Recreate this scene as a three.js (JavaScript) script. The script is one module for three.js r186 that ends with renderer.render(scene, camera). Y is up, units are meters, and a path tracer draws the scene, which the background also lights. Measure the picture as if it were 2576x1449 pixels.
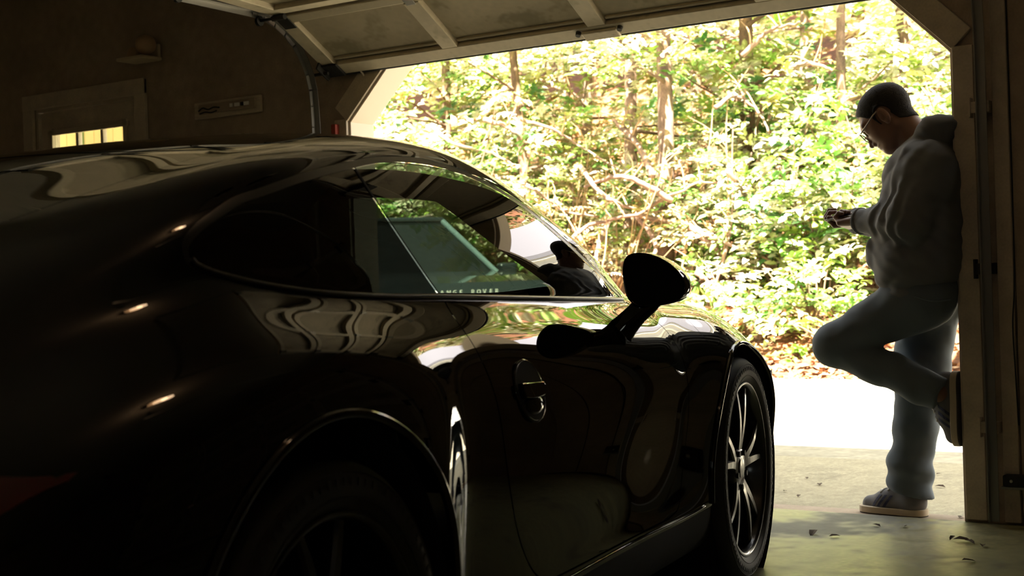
import * as THREE from 'three';
import { mergeGeometries } from 'three/addons/utils/BufferGeometryUtils.js';
import { RoundedBoxGeometry } from 'three/addons/geometries/RoundedBoxGeometry.js';
import { TextGeometry } from 'three/addons/geometries/TextGeometry.js';
import { FontLoader } from 'three/addons/loaders/FontLoader.js';
import { MarchingCubes } from 'three/addons/objects/MarchingCubes.js';
import { ImprovedNoise } from 'three/addons/math/ImprovedNoise.js';

// World: X to the right along the front wall, Y up, Z into the garage (the outdoors is -Z).
// The front wall's inner face is the plane Z = 0 and the right-hand edge of the open doorway is X = 0.
const scene = new THREE.Scene();
const camera = new THREE.PerspectiveCamera(22.819, 2576 / 1449, 0.05, 400);
camera.position.set(1.566, 0.935, 5.230);
camera.up.set(0.025, 0.999, -0.023);
camera.lookAt(1.566 - 0.561, 0.935 - 0.0053, 5.230 - 0.828);
camera.focus = 4.4;
camera.userData.fStop = 6.5;
scene.add(camera);

const renderer = new THREE.WebGLRenderer({ antialias: true });
renderer.toneMapping = THREE.LinearToneMapping;
renderer.toneMappingExposure = 1.35;
renderer.outputColorSpace = THREE.SRGBColorSpace;
renderer.shadowMap.enabled = true;
renderer.shadowMap.type = THREE.PCFSoftShadowMap;

// daylight: open sky and a sun high behind the garage, so the house throws its shade on the apron
scene.background = new THREE.Color(0.86, 0.87, 0.86);
scene.backgroundIntensity = 2.6;
scene.environmentIntensity = 1;
const sun = new THREE.DirectionalLight(new THREE.Color(1, 0.91, 0.79), 62);
sun.position.set(4.2, 16.0, 9.2);
sun.target.position.set(0, 0, 0);
sun.castShadow = true;
sun.shadow.mapSize.set(4096, 4096);
Object.assign(sun.shadow.camera, { left: -30, right: 30, top: 30, bottom: -30, near: 1, far: 80 });
scene.add(sun, sun.target);

// ---------------------------------------------------------------- helpers
let seed = 7;
const setSeed = (s) => { seed = s; };
const rnd = () => { seed |= 0; seed = seed + 0x6D2B79F5 | 0; let t = Math.imul(seed ^ seed >>> 15, 1 | seed); t = t + Math.imul(t ^ t >>> 7, 61 | t) ^ t; return ((t ^ t >>> 14) >>> 0) / 4294967296; };
const rr = (a, b) => a + (b - a) * rnd();
const V = (x, y, z) => new THREE.Vector3(x, y, z);
const clamp = (x, a, b) => Math.min(b, Math.max(a, x));
const smooth = (a, b, x) => { const t = clamp((x - a) / (b - a), 0, 1); return t * t * (3 - 2 * t); };
const names = {};
function numbered(n) { const k = names[n] ?? 0; names[n] = k + 1; return k ? n + '_' + String(k).padStart(3, '0') : n; }
function sh(o) { o.castShadow = true; o.receiveShadow = true; return o; }
function mk(name, geo, mat, parent = scene) {
  const m = sh(new THREE.Mesh(geo, mat));
  m.name = parent === scene ? numbered(name) : name; parent.add(m); return m;
}
function tag(o, label, category, group) { o.userData.label = label; if (category) o.userData.category = category; if (group) o.userData.group = group; return o; }
function thing(name, label, category, [x, y, z] = [0, 0, 0], turn = 0, group) {
  const o = new THREE.Group(); o.name = numbered(name); o.position.set(x, y, z); o.rotation.y = turn; scene.add(o);
  return tag(o, label, category, group);
}
function struct(name, geo, mat, label) { const m = mk(name, geo, mat); m.userData.kind = 'structure'; if (label) m.userData.label = label; return m; }
const bx = (w, h, d, x = 0, y = 0, z = 0) => new THREE.BoxGeometry(w, h, d).translate(x, y, z);
const rbx = (w, h, d, r, x = 0, y = 0, z = 0, s = 2) => new RoundedBoxGeometry(w, h, d, s, r).translate(x, y, z);
// box given by its two corners
const bb = (x0, x1, y0, y1, z0, z1) => bx(Math.abs(x1 - x0), Math.abs(y1 - y0), Math.abs(z1 - z0), (x0 + x1) / 2, (y0 + y1) / 2, (z0 + z1) / 2);
function merge(list) {
  const all = list.map((g) => { const h = g.index ? g.toNonIndexed() : g; for (const k of Object.keys(h.attributes)) if (!['position', 'normal', 'uv'].includes(k)) h.deleteAttribute(k);
    if (!h.attributes.uv) h.setAttribute('uv', new THREE.BufferAttribute(new Float32Array(h.attributes.position.count * 2), 2)); return h; });
  return mergeGeometries(all);
}
// natural cubic spline through (xs, ys)
function spl(xs, ys) {
  const n = xs.length, h = [], a = Array(n).fill(0), l = Array(n).fill(1), mu = Array(n).fill(0), z = Array(n).fill(0), c = Array(n).fill(0), b = [], d = [];
  for (let i = 0; i < n - 1; i++) h[i] = xs[i + 1] - xs[i];
  for (let i = 1; i < n - 1; i++) {
    a[i] = 3 * ((ys[i + 1] - ys[i]) / h[i] - (ys[i] - ys[i - 1]) / h[i - 1]);
    l[i] = 2 * (xs[i + 1] - xs[i - 1]) - h[i - 1] * mu[i - 1]; mu[i] = h[i] / l[i]; z[i] = (a[i] - h[i - 1] * z[i - 1]) / l[i];
  }
  for (let j = n - 2; j >= 0; j--) { c[j] = z[j] - mu[j] * c[j + 1]; b[j] = (ys[j + 1] - ys[j]) / h[j] - h[j] * (c[j + 1] + 2 * c[j]) / 3; d[j] = (c[j + 1] - c[j]) / (3 * h[j]); }
  return (x) => { let i = 0; while (i < n - 2 && x > xs[i + 1]) i++; const t = x - xs[i]; return ys[i] + t * (b[i] + t * (c[i] + t * d[i])); };
}
const lerpTable = (t) => (x) => { if (x <= t[0][0]) return t[0][1]; for (let i = 1; i < t.length; i++) if (x <= t[i][0]) { const k = (x - t[i - 1][0]) / (t[i][0] - t[i - 1][0]); return t[i - 1][1] + k * (t[i][1] - t[i - 1][1]); } return t[t.length - 1][1]; };
// swept tube with a radius at every point; caps closed
function tubeGeo(pts, rad, sides = 8, closed = false, squash = 1) {
  const n = pts.length, pos = [], idx = [], uv = [];
  let nrm = null, len = 0;
  for (let i = 0; i < n; i++) {
    const a = pts[closed ? (i - 1 + n) % n : Math.max(0, i - 1)], b = pts[closed ? (i + 1) % n : Math.min(n - 1, i + 1)];
    const t = b.clone().sub(a).normalize();
    if (!nrm) { nrm = Math.abs(t.y) < 0.9 ? V(0, 1, 0) : V(1, 0, 0); }
    nrm = nrm.clone().sub(t.clone().multiplyScalar(nrm.dot(t))).normalize();
    const bi = t.clone().cross(nrm), r = typeof rad === 'function' ? rad(i / (n - 1)) : Array.isArray(rad) ? rad[i] : rad;
    if (i) len += pts[i].distanceTo(pts[i - 1]);
    for (let k = 0; k <= sides; k++) { const q = k / sides * Math.PI * 2, c = Math.cos(q) * r, s = Math.sin(q) * r * squash; pos.push(pts[i].x + nrm.x * c + bi.x * s, pts[i].y + nrm.y * c + bi.y * s, pts[i].z + nrm.z * c + bi.z * s); uv.push(k / sides, len); }
  }
  const row = sides + 1, m = closed ? n : n - 1;
  for (let i = 0; i < m; i++) for (let k = 0; k < sides; k++) { const a = i * row + k, b = ((i + 1) % n) * row + k; idx.push(a, a + 1, b, b, a + 1, b + 1); }
  if (!closed) for (const e of [0, n - 1]) { const c = pos.length / 3; pos.push(pts[e].x, pts[e].y, pts[e].z); uv.push(0.5, 0); for (let k = 0; k < sides; k++) e ? idx.push(c, e * row + k, e * row + k + 1) : idx.push(c, k + 1, k); }
  const g = new THREE.BufferGeometry(); g.setAttribute('position', new THREE.Float32BufferAttribute(pos, 3)); g.setAttribute('uv', new THREE.Float32BufferAttribute(uv, 2)); g.setIndex(idx); g.computeVertexNormals();
  // weld the seam's normals
  const N = g.attributes.normal; for (let i = 0; i < n; i++) { const a = i * row, b = a + sides; const v = V(N.getX(a) + N.getX(b), N.getY(a) + N.getY(b), N.getZ(a) + N.getZ(b)).normalize(); N.setXYZ(a, v.x, v.y, v.z); N.setXYZ(b, v.x, v.y, v.z); }
  return g;
}
const curvePts = (list, n, closed = false) => new THREE.CatmullRomCurve3(list.map((p) => p.isVector3 ? p : V(...p)), closed, 'centripetal').getPoints(n);
const noise = new ImprovedNoise();
const fbm = (x, y, z, o = 4) => { let s = 0, a = 0.5, f = 1; for (let i = 0; i < o; i++) { s += a * noise.noise(x * f, y * f, z * f); a *= 0.5; f *= 2.03; } return s; };
function dataTex(w, h, fn, srgb = true) {
  const d = new Uint8Array(w * h * 4);
  for (let j = 0; j < h; j++) for (let i = 0; i < w; i++) { const c = fn(i / w, j / h); d.set([clamp(c[0], 0, 1) * 255, clamp(c[1], 0, 1) * 255, clamp(c[2], 0, 1) * 255, 255], (j * w + i) * 4); }
  const t = new THREE.DataTexture(d, w, h); t.wrapS = t.wrapT = THREE.RepeatWrapping; t.magFilter = THREE.LinearFilter; t.minFilter = THREE.LinearMipmapLinearFilter; t.generateMipmaps = true;
  if (srgb) t.colorSpace = THREE.SRGBColorSpace; t.needsUpdate = true; return t;
}
// tileable noise built from lattice noise that wraps every n cells
const tnoise = (u, v, n, s) => { const per = (x, y) => noise.noise(x * n, y * n, s); const a = per(u, v), b = per(u - 1, v), c = per(u, v - 1), d = per(u - 1, v - 1); return (a * (1 - u) + b * u) * (1 - v) + (c * (1 - u) + d * u) * v; };
const std = (o) => new THREE.MeshStandardMaterial(o);
const phy = (o) => new THREE.MeshPhysicalMaterial(o);
const lin = (r, g, b) => new THREE.Color().setRGB(r, g, b);
// uv in metres for axis-aligned surfaces
function boxUV(g, s = 1) {
  const h = g.index ? g.toNonIndexed() : g, p = h.attributes.position, nr = h.attributes.normal, uv = new Float32Array(p.count * 2);
  for (let i = 0; i < p.count; i++) { const ax = Math.abs(nr.getX(i)), ay = Math.abs(nr.getY(i)), az = Math.abs(nr.getZ(i)); const [u, v] = ay >= ax && ay >= az ? [p.getX(i), p.getZ(i)] : ax >= az ? [p.getZ(i), p.getY(i)] : [p.getX(i), p.getY(i)]; uv[2 * i] = u * s; uv[2 * i + 1] = v * s; }
  h.setAttribute('uv', new THREE.BufferAttribute(uv, 2)); return h;
}
// ---------------------------------------------------------------- surfaces of the garage and the driveway
const texConcrete = dataTex(1024, 1024, (u, v) => {
  const a = tnoise(u, v, 4, 1.3), b = tnoise(u, v, 17, 5.1), c = tnoise(u, v, 60, 9.2), d = tnoise(u, v, 160, 2.2);
  const stain = smooth(0.08, 0.42, a + 0.5 * b), s = 0.60 + 0.10 * a + 0.10 * b + 0.10 * c + 0.10 * d;
  const k = 1 - 0.13 * stain; return [s * k, s * k * 0.975, s * k * 0.86];
});
const texConcreteB = texConcrete.clone(); texConcreteB.repeat.set(0.23, 0.23); texConcreteB.needsUpdate = true;
const texFloor = dataTex(1024, 1024, (u, v) => {
  const a = tnoise(u, v, 3, 11.3), b = tnoise(u + 0.3 * v, v, 9, 3.1), c = tnoise(u, v, 40, 7.2), d = tnoise(u, v, 130, 1.2);
  const worn = smooth(-0.22, 0.42, a + 0.55 * b + 0.35 * c + 0.2 * d), s = 0.58 + 0.08 * c + 0.09 * d, k = 1 - 0.46 * worn;
  return [s * k * 1.02, s * k, s * k * (0.74 + 0.10 * worn)];
});
const texFloorR = dataTex(512, 512, (u, v) => { const a = tnoise(u, v, 3, 11.3), b = tnoise(u + 0.3 * v, v, 9, 3.1), c = tnoise(u, v, 40, 7.2); const r = 0.40 + 0.25 * smooth(-0.1, 0.3, a + 0.55 * b + 0.25 * c) + 0.15 * c; return [r, r, r]; }, false);
for (const t of [texFloor, texFloorR]) t.repeat.set(0.42, 0.42);
const texPaint = dataTex(512, 512, (u, v) => { const a = tnoise(u, v, 4, 21.3), b = tnoise(u, v, 19, 15.1), d = tnoise(u, v, 120, 12.2); const s = 0.76 + 0.10 * a + 0.07 * b + 0.05 * d; return [s, s * 0.965, s * 0.90]; });
const texWood = dataTex(512, 512, (u, v) => { const a = tnoise(u, v, 5, 31.3), b = tnoise(u, v, 40, 4.4), sm = smooth(0.05, 0.6, tnoise(u, v, 7, 41.5) + 0.5 * b); const s = (0.82 + 0.06 * a + 0.05 * b) * (1 - 0.20 * sm); return [s, s * 0.96, s * (0.875 - 0.04 * sm)]; });
const G = {
  floor: std({ map: texFloor, roughnessMap: texFloorR, roughness: 1.0 }),
  apron: std({ map: texConcrete, roughness: 0.85, color: lin(1, 0.94, 0.80) }),
  drive: std({ map: texConcreteB, roughness: 0.9, color: lin(1, 0.97, 0.92) }),
  wall: std({ map: texPaint, color: lin(0.68, 0.57, 0.49), roughness: 0.85 }),
  board: std({ map: texPaint, color: lin(0.98, 0.89, 0.79), roughness: 0.7 }),
  ceil: std({ color: lin(0.45, 0.41, 0.36), roughness: 0.9 }),
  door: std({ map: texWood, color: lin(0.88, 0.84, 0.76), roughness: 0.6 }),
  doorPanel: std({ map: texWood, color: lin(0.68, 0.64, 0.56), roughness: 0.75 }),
  metal: std({ color: lin(0.30, 0.29, 0.27), roughness: 0.45, metalness: 0.8 }),
  darkmetal: std({ color: lin(0.035, 0.033, 0.03), roughness: 0.6, metalness: 0.4 }),
  white: std({ color: lin(0.60, 0.50, 0.40), roughness: 0.6 }),
  black: std({ color: lin(0.012, 0.011, 0.01), roughness: 0.7 }),
};
struct('floor', boxUV(bb(-6.4, 4.6, -0.14, 0, 0, 8.2)), G.floor, 'worn concrete garage floor with dark stains');
struct('driveway_apron', boxUV(bb(-9.0, 7.5, -0.16, -0.012, -1.6, -0.002)), G.apron);
{
  // driveway slabs with open joints
  const d = thing('driveway', 'pale sunlit concrete driveway in front of the garage', 'driveway'); d.userData.kind = 'structure'; delete d.userData.category;
  for (const [x0, x1] of [[-17, -12.6], [-12.6, -8.4], [-8.4, -4.2], [-4.2, 0], [0, 4.2], [4.2, 8.4], [8.4, 14]]) for (const [z0, z1] of [[-4.1, -1.6], [-6.75, -4.1]]) mk('slab', boxUV(bb(x0 + 0.006, x1 - 0.006, -0.17, -0.016, z0 + 0.006, z1 - 0.006)), G.drive, d);
  mk('joint_bed', bb(-17, 14, -0.19, -0.03, -6.75, -1.6), std({ color: lin(0.25, 0.22, 0.18), roughness: 1 }), d);
}
function doorHole(x0, x1, top, ch) { const h = new THREE.Path(); h.moveTo(x0, -0.01); h.lineTo(x0, top - ch); h.lineTo(x0 + ch, top); h.lineTo(x1 - ch, top); h.lineTo(x1, top - ch); h.lineTo(x1, -0.01); h.closePath(); return h; }
{
  const s = new THREE.Shape(); s.moveTo(-6.4, -0.02); s.lineTo(4.6, -0.02); s.lineTo(4.6, 2.74); s.lineTo(-6.4, 2.74); s.closePath();
  s.holes.push(doorHole(-2.885, 0.0, 2.14, 0.42), doorHole(0.95, 3.835, 2.14, 0.42));
  const p = new THREE.Path(); p.moveTo(-5.215, -0.01); p.lineTo(-5.215, 2.0); p.lineTo(-4.37, 2.0); p.lineTo(-4.37, -0.01); p.closePath(); s.holes.push(p);
  struct('wall_front', boxUV(new THREE.ExtrudeGeometry(s, { depth: 0.16, bevelEnabled: false }).translate(0, 0, -0.16)), G.wall, 'tan painted garage front wall around the doorway');
}
struct('wall_left', boxUV(bb(-6.55, -6.4, -0.02, 2.74, -0.16, 8.35)), G.wall);
struct('wall_right', boxUV(bb(4.6, 4.75, -0.02, 2.74, -0.16, 8.35)), G.wall);
{
  const s = new THREE.Shape(); s.moveTo(-6.4, -0.02); s.lineTo(4.6, -0.02); s.lineTo(4.6, 2.74); s.lineTo(-6.4, 2.74); s.closePath();
  const p = new THREE.Path(); p.moveTo(2.55, 1.25); p.lineTo(2.55, 1.95); p.lineTo(3.15, 1.95); p.lineTo(3.15, 1.25); p.closePath(); s.holes.push(p);
  struct('wall_back', boxUV(new THREE.ExtrudeGeometry(s, { depth: 0.15, bevelEnabled: false }).translate(0, 0, 8.2)), G.wall);
  const w = thing('window_2', 'small square window in the back wall', 'window', [2.85, 1.6, 8.27]); w.userData.kind = 'structure'; delete w.userData.category;
  mk('frame', merge([bb(-0.3, 0.3, 0.31, 0.35, -0.04, 0.04), bb(-0.3, 0.3, -0.35, -0.31, -0.04, 0.04), bb(-0.3, -0.26, -0.35, 0.35, -0.04, 0.04), bb(0.26, 0.3, -0.35, 0.35, -0.04, 0.04)]), G.white, w);
  mk('pane', bb(-0.27, 0.27, -0.32, 0.32, -0.003, 0.003), phy({ color: lin(0.92, 0.95, 0.93), roughness: 0, transmission: 1 }), w);
}
struct('ceiling', bb(-6.6, 4.8, 2.74, 2.84, -0.20, 8.4), G.ceil);
struct('roof', merge([bb(-7.0, 5.2, 2.86, 2.96, -0.345, 8.9), bb(-7.0, 5.2, 2.74, 2.96, -0.345, -0.325)]), std({ color: lin(0.14, 0.13, 0.12), roughness: 0.9 }));

// ---------------------------------------------------------------- overhead garage doors, raised
function overheadDoor(x0, x1, label, secs) {
  const d = thing('overhead_door', label, 'garage door', [0, 0, 0]);
  const W = x1 - x0, n = 4;
  secs.forEach(([z0, y0, z1, y1], si) => {
    const sec = new THREE.Group(); sec.name = 'section'; d.add(sec);
    const L = Math.hypot(z1 - z0, y1 - y0);
    // local frame: x along the door, y up the section, +z the inside face
    const ey = V(0, (y1 - y0) / L, (z1 - z0) / L), ez = V(1, 0, 0).cross(ey);
    sec.matrixAutoUpdate = true; sec.position.set(x0, y0, z0);
    sec.setRotationFromMatrix(new THREE.Matrix4().makeBasis(V(1, 0, 0), ey, ez));
    const sw = 0.085, rh = 0.072;
    mk('rail', boxUV(rbx(W, rh, 0.036, 0.004, W / 2, rh / 2, 0.005)), G.door, sec);
    mk('rail', boxUV(rbx(W, 0.05, 0.036, 0.004, W / 2, L - 0.025, 0.005)), G.door, sec);
    for (let k = 0; k <= n; k++) { const cx = clamp(k / n * W, sw / 2, W - sw / 2); mk('stile', boxUV(rbx(sw, L - rh - 0.05 - 0.002, 0.036, 0.004, cx, (L + rh - 0.05) / 2, 0.0065)), G.door, sec); }
    for (let k = 0; k < n; k++) { const a = k / n * W + (k ? sw / 2 : sw), b = (k + 1) / n * W - (k === n - 1 ? sw : sw / 2);
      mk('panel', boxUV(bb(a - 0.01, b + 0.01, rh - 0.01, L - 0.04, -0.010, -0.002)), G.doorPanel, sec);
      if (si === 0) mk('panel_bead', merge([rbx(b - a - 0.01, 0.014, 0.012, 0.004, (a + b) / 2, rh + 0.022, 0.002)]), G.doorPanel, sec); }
    // end hinges and rollers
    for (const e of [0, 1]) { const ex = e ? W - 0.045 : 0.045;
      mk('hinge', merge([rbx(0.07, 0.10, 0.006, 0.002, ex, L - 0.03, 0.026), new THREE.CylinderGeometry(0.013, 0.013, 0.075, 12).rotateZ(Math.PI / 2).translate(ex, L + 0.01, 0.034), new THREE.CylinderGeometry(0.007, 0.007, 0.12, 10).rotateZ(Math.PI / 2).translate(e ? W + 0.03 : -0.03, L + 0.01, 0.034), new THREE.CylinderGeometry(0.023, 0.023, 0.016, 16).rotateZ(Math.PI / 2).translate(e ? W + 0.075 : -0.075, L + 0.01, 0.034)]), G.darkmetal, sec); }
    for (let k = 1; k < n; k++) mk('hinge', merge([rbx(0.05, 0.09, 0.005, 0.002, k / n * W, L - 0.015, 0.027), new THREE.CylinderGeometry(0.009, 0.009, 0.06, 10).rotateZ(Math.PI / 2).translate(k / n * W, L + 0.008, 0.031)]), G.metal, sec);
    if (si === 0) {
      for (const e of [0, 1]) mk('bottom_bracket', merge([rbx(0.10, 0.085, 0.012, 0.003, e ? W - 0.05 : 0.05, 0.042, 0.030), rbx(0.012, 0.10, 0.05, 0.003, e ? W - 0.006 : 0.006, 0.055, 0.035), new THREE.CylinderGeometry(0.008, 0.008, 0.11, 10).rotateZ(Math.PI / 2).translate(e ? W + 0.02 : -0.02, 0.05, 0.05)]), G.darkmetal, sec);
      // lift handle: a rounded plate held by two screws at the middle of the bottom rail
      const h = mk('lift_handle', rbx(0.17, 0.055, 0.014, 0.012, W * 0.5, 0.025, 0.030, 3), G.door, sec);
      for (const e of [-1, 1]) mk('screw', new THREE.CylinderGeometry(0.011, 0.013, 0.02, 12).rotateX(Math.PI / 2).translate(W * 0.5 + e * 0.10, 0.046, 0.030), G.darkmetal, h);
      mk('bottom_seal', rbx(W, 0.016, 0.034, 0.006, W / 2, -0.008, 0.004), G.black, sec);
      mk('frayed_strap', tubeGeo(curvePts([[0.185, 0.0, 0.02], [0.188, -0.02, 0.024], [0.18, -0.04, 0.026]], 8), 0.005, 6), G.white, sec);
    }
  });
  return d;
}
overheadDoor(-2.955, 0.075, 'raised off-white panelled garage door folding back above the sports car', [[0.03, 1.962, 0.410, 2.186], [0.432, 2.199, 0.92, 2.232], [0.945, 2.234, 1.44, 2.248], [1.465, 2.249, 1.96, 2.26]]);
overheadDoor(0.88, 3.905, 'closed off-white panelled garage door of the neighbouring bay', [0, 1, 2, 3].map((k) => [0.052, 0.012 + k * 0.545, 0.052, 0.012 + (k + 1) * 0.545 + 0.002]));
// tracks: upright, bend, run back under the ceiling
function doorTrack(x, label) {
  const t = thing('door_track', label, 'track', [x, 0, 0], 0, 'garage door tracks');
  const path = [V(0, 0.02, 0.075), V(0, 0.9, 0.075), V(0, 1.70, 0.075), V(0, 1.80, 0.08)];
  for (let k = 1; k <= 8; k++) { const a = k / 8 * Math.PI / 2; path.push(V(0, 1.80 + 0.40 * Math.sin(a), 0.08 + 0.40 * (1 - Math.cos(a)))); }
  path.push(V(0, 2.215, 1.2), V(0, 2.25, 2.9));
  const sec = (dx, w, dz) => { const g = []; for (let i = 0; i < path.length - 1; i++) { const a = path[i], b = path[i + 1], L = a.distanceTo(b) + 0.004, ang = Math.atan2(b.z - a.z, b.y - a.y); g.push(new THREE.BoxGeometry(w, L, dz).rotateX(ang).translate(dx, (a.y + b.y) / 2, (a.z + b.z) / 2)); } return merge(g); };
  mk('channel', merge([sec(-0.012, 0.004, 0.052), sec(0.004, 0.028, 0.004)]), G.metal, t);
  for (const y of [0.35, 0.92, 1.5]) { const b = mk('bracket', merge([bb(-0.05, 0.02, y - 0.02, y + 0.02, 0.0, 0.05), bb(-0.05, -0.044, y - 0.035, y + 0.035, 0.0, 0.06)]), y === 0.92 ? G.darkmetal : G.board, t); for (const e of [-1, 1]) mk('bolt', new THREE.CylinderGeometry(0.006, 0.006, 0.012, 8).rotateX(Math.PI / 2).translate(0.005, y + e * 0.022, 0.056), G.metal, b); }
  mk('hanger', bb(-0.02, -0.015, 2.23, 2.74, 2.55, 2.59), G.metal, t);
  return t;
}
doorTrack(-3.02, 'thin steel roller track left of the open doorway');
doorTrack(0.115, 'thin steel roller track on the post behind the man');
doorTrack(0.84, 'thin steel roller track at the neighbouring doorway, beside the middle post');
doorTrack(3.96, 'thin steel roller track at the neighbouring doorway, beside the right wall');

// doorway trim boards on the inner face and stops inside the reveal
function doorTrim(n, x0, x1) {
  const t = thing('trim_' + n, 'painted boards round the doorway', 'trim'); t.userData.kind = 'structure'; delete t.userData.category;
  const board = (a, b, w, z0, z1, out) => { const d = V(b[0] - a[0], b[1] - a[1], 0), L = d.length(), ang = Math.atan2(d.y, d.x); return boxUV(rbx(L, w, z1 - z0, 0.003, L / 2, out * w / 2, (z0 + z1) / 2).rotateZ(ang).translate(a[0], a[1], 0)); };
  mk('board', board([x0, 0.01], [x0, 1.73], 0.075, 0.001, 0.022, 1), G.board, t);
  mk('board', board([x0, 1.72], [x0 + 0.42, 2.14], 0.10, 0.001, 0.020, 1), G.board, t);
  mk('board', board([x1, 1.73], [x1, 0.01], 0.075, 0.001, 0.022, 1), G.board, t);
  mk('board', board([x1 - 0.42, 2.14], [x1, 1.72], 0.10, 0.001, 0.020, 1), G.board, t);
  mk('board', board([x0 + 0.42, 2.14], [x1 - 0.42, 2.14], 0.10, 0.001, 0.020, 1), G.board, t);
  // outer casing
  mk('casing', board([x0, 0.0], [x0, 1.72], 0.10, -0.185, -0.161, 1), G.white, t);
  mk('casing', board([x0, 1.72], [x0 + 0.42, 2.14], 0.10, -0.185, -0.161, 1), G.white, t);
  mk('casing', board([x1, 1.72], [x1, 0.0], 0.10, -0.185, -0.161, 1), G.white, t);
  mk('casing', board([x1 - 0.42, 2.14], [x1, 1.72], 0.10, -0.185, -0.161, 1), G.white, t);
  // lining of the reveal
  for (const [a, b] of [[[x0, 0.0], [x0, 1.72]], [[x0, 1.72], [x0 + 0.42, 2.14]], [[x1, 1.72], [x1, 0.0]], [[x1 - 0.42, 2.14], [x1, 1.72]]]) mk('lining', board(a, b, 0.012, -0.165, 0.004, -1), G.white, t);
}
doorTrim(1, -2.885, 0.0); doorTrim(2, 0.95, 3.835);
// upright planks on the post beside the doorway
{
  const p = thing('wall_post', 'painted plank post at the right of the open doorway', 'post', [0, 0, 0]); p.userData.kind = 'structure'; delete p.userData.category;
  mk('plank', boxUV(rbx(0.055, 2.70, 0.03, 0.003, 0.168, 1.36, 0.016)), G.board, p);
  mk('plank', boxUV(rbx(0.16, 2.70, 0.022, 0.003, 0.282, 1.36, 0.012)), G.wall, p);
  mk('plank', boxUV(rbx(0.16, 2.70, 0.022, 0.003, 0.446, 1.36, 0.012)), G.wall, p);
  const c = tag(mk('hanging_cord', tubeGeo(curvePts([[0.199, 2.5, 0.036], [0.201, 1.9, 0.034], [0.203, 1.2, 0.034], [0.200, 0.86, 0.034], [0.190, 0.72, 0.034], [0.194, 0.55, 0.034], [0.200, 0.36, 0.034]], 50), 0.0026, 6), G.black), 'thin dark cord hanging down the post planks beside the track', 'cord');
  const s = thing('door_sensor', 'small dark safety sensor box low on the post near the floor', 'sensor', [0.19, 0.165, 0.05]);
  mk('case', rbx(0.085, 0.04, 0.05, 0.006), G.black, s); mk('lens', new THREE.SphereGeometry(0.006, 10, 8).translate(-0.012, 0.0, 0.026), phy({ color: lin(0.6, 0.58, 0.5), roughness: 0.1, clearcoat: 1 }), s); mk('mount', bb(-0.05, 0.05, -0.03, -0.022, -0.04, 0.02), G.metal, s);
  const r = thing('door_reflector', 'small red safety sensor on the wall left of the doorway', 'sensor', [-2.945, 1.66, 0.03]);
  mk('case', rbx(0.03, 0.10, 0.04, 0.006), std({ color: lin(0.30, 0.04, 0.02), roughness: 0.5 }), r); mk('mount', bb(-0.02, 0.02, -0.05, 0.05, -0.03, -0.018), G.metal, r);
}
// ---------------------------------------------------------------- side door with glazed top
{
  const d = thing('door_1', 'off-white side door with a grid window', 'door', [-4.79, 0, -0.02]); d.userData.kind = 'structure'; delete d.userData.category;
  const w = 0.845, h = 1.995;
  mk('casing', boxUV(merge([rbx(0.085, h + 0.08, 0.022, 0.004, -w / 2 - 0.045, (h + 0.08) / 2, 0.032), rbx(0.085, h + 0.08, 0.022, 0.004, w / 2 + 0.045, (h + 0.08) / 2, 0.032), rbx(w + 0.175, 0.085, 0.022, 0.004, 0, h + 0.04, 0.034)])), G.board, d);
  mk('jamb', boxUV(merge([bb(-w / 2 + 0.0, -w / 2 + 0.018, 0, h, -0.13, 0.018), bb(w / 2 - 0.018, w / 2, 0, h, -0.13, 0.018), bb(-w / 2, w / 2, h - 0.018, h, -0.13, 0.018)])), G.board, d);
  const x0 = -0.31, x1 = 0.31, y0 = 1.02, y1 = 1.855;
  const slab = mk('leaf', boxUV(merge([bb(-w / 2 + 0.022, x0, 0.01, h - 0.022, -0.045, -0.002), bb(x1, w / 2 - 0.022, 0.01, h - 0.022, -0.045, -0.002), bb(x0, x1, 0.01, y0, -0.045, -0.002), bb(x0, x1, y1, h - 0.022, -0.045, -0.002)])), G.board, d);
  mk('glazing_frame', merge([rbx(0.03, y1 - y0 + 0.05, 0.016, 0.003, x0, (y0 + y1) / 2, 0.004), rbx(0.03, y1 - y0 + 0.05, 0.016, 0.003, x1, (y0 + y1) / 2, 0.004), rbx(x1 - x0 + 0.05, 0.03, 0.016, 0.003, 0, y1, 0.004), rbx(x1 - x0 + 0.05, 0.03, 0.016, 0.003, 0, y0, 0.004)]), G.board, slab);
  for (const k of [1, 2]) { mk('muntin', rbx(0.022, y1 - y0, 0.03, 0.003, x0 + (x1 - x0) * k / 3, (y0 + y1) / 2, -0.02), G.white, slab); mk('muntin', rbx(x1 - x0, 0.022, 0.03, 0.003, 0, y0 + (y1 - y0) * k / 3, -0.02), G.white, slab); }
  for (let i = 0; i < 3; i++) for (let j = 0; j < 3; j++) mk('pane', bb(x0 + (x1 - x0) * i / 3, x0 + (x1 - x0) * (i + 1) / 3, y0 + (y1 - y0) * j / 3, y0 + (y1 - y0) * (j + 1) / 3, -0.022, -0.019), phy({ color: lin(0.86, 0.88, 0.78), roughness: 0, transmission: 1 }), slab);
  for (const y of [0.25, 1.0, 1.72]) mk('hinge', merge([bb(-0.02, 0.02, y - 0.05, y + 0.05, -0.002, 0.004).translate(-w / 2 + 0.02, 0, 0), new THREE.CylinderGeometry(0.008, 0.008, 0.10, 10).translate(-w / 2 + 0.02, y, 0.008)]), G.darkmetal, slab);
  mk('knob', merge([new THREE.SphereGeometry(0.028, 16, 12).translate(w / 2 - 0.09, 0.95, 0.05), new THREE.CylinderGeometry(0.012, 0.012, 0.05, 12).rotateX(Math.PI / 2).translate(w / 2 - 0.09, 0.95, 0.02)]), G.metal, slab);
}
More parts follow.
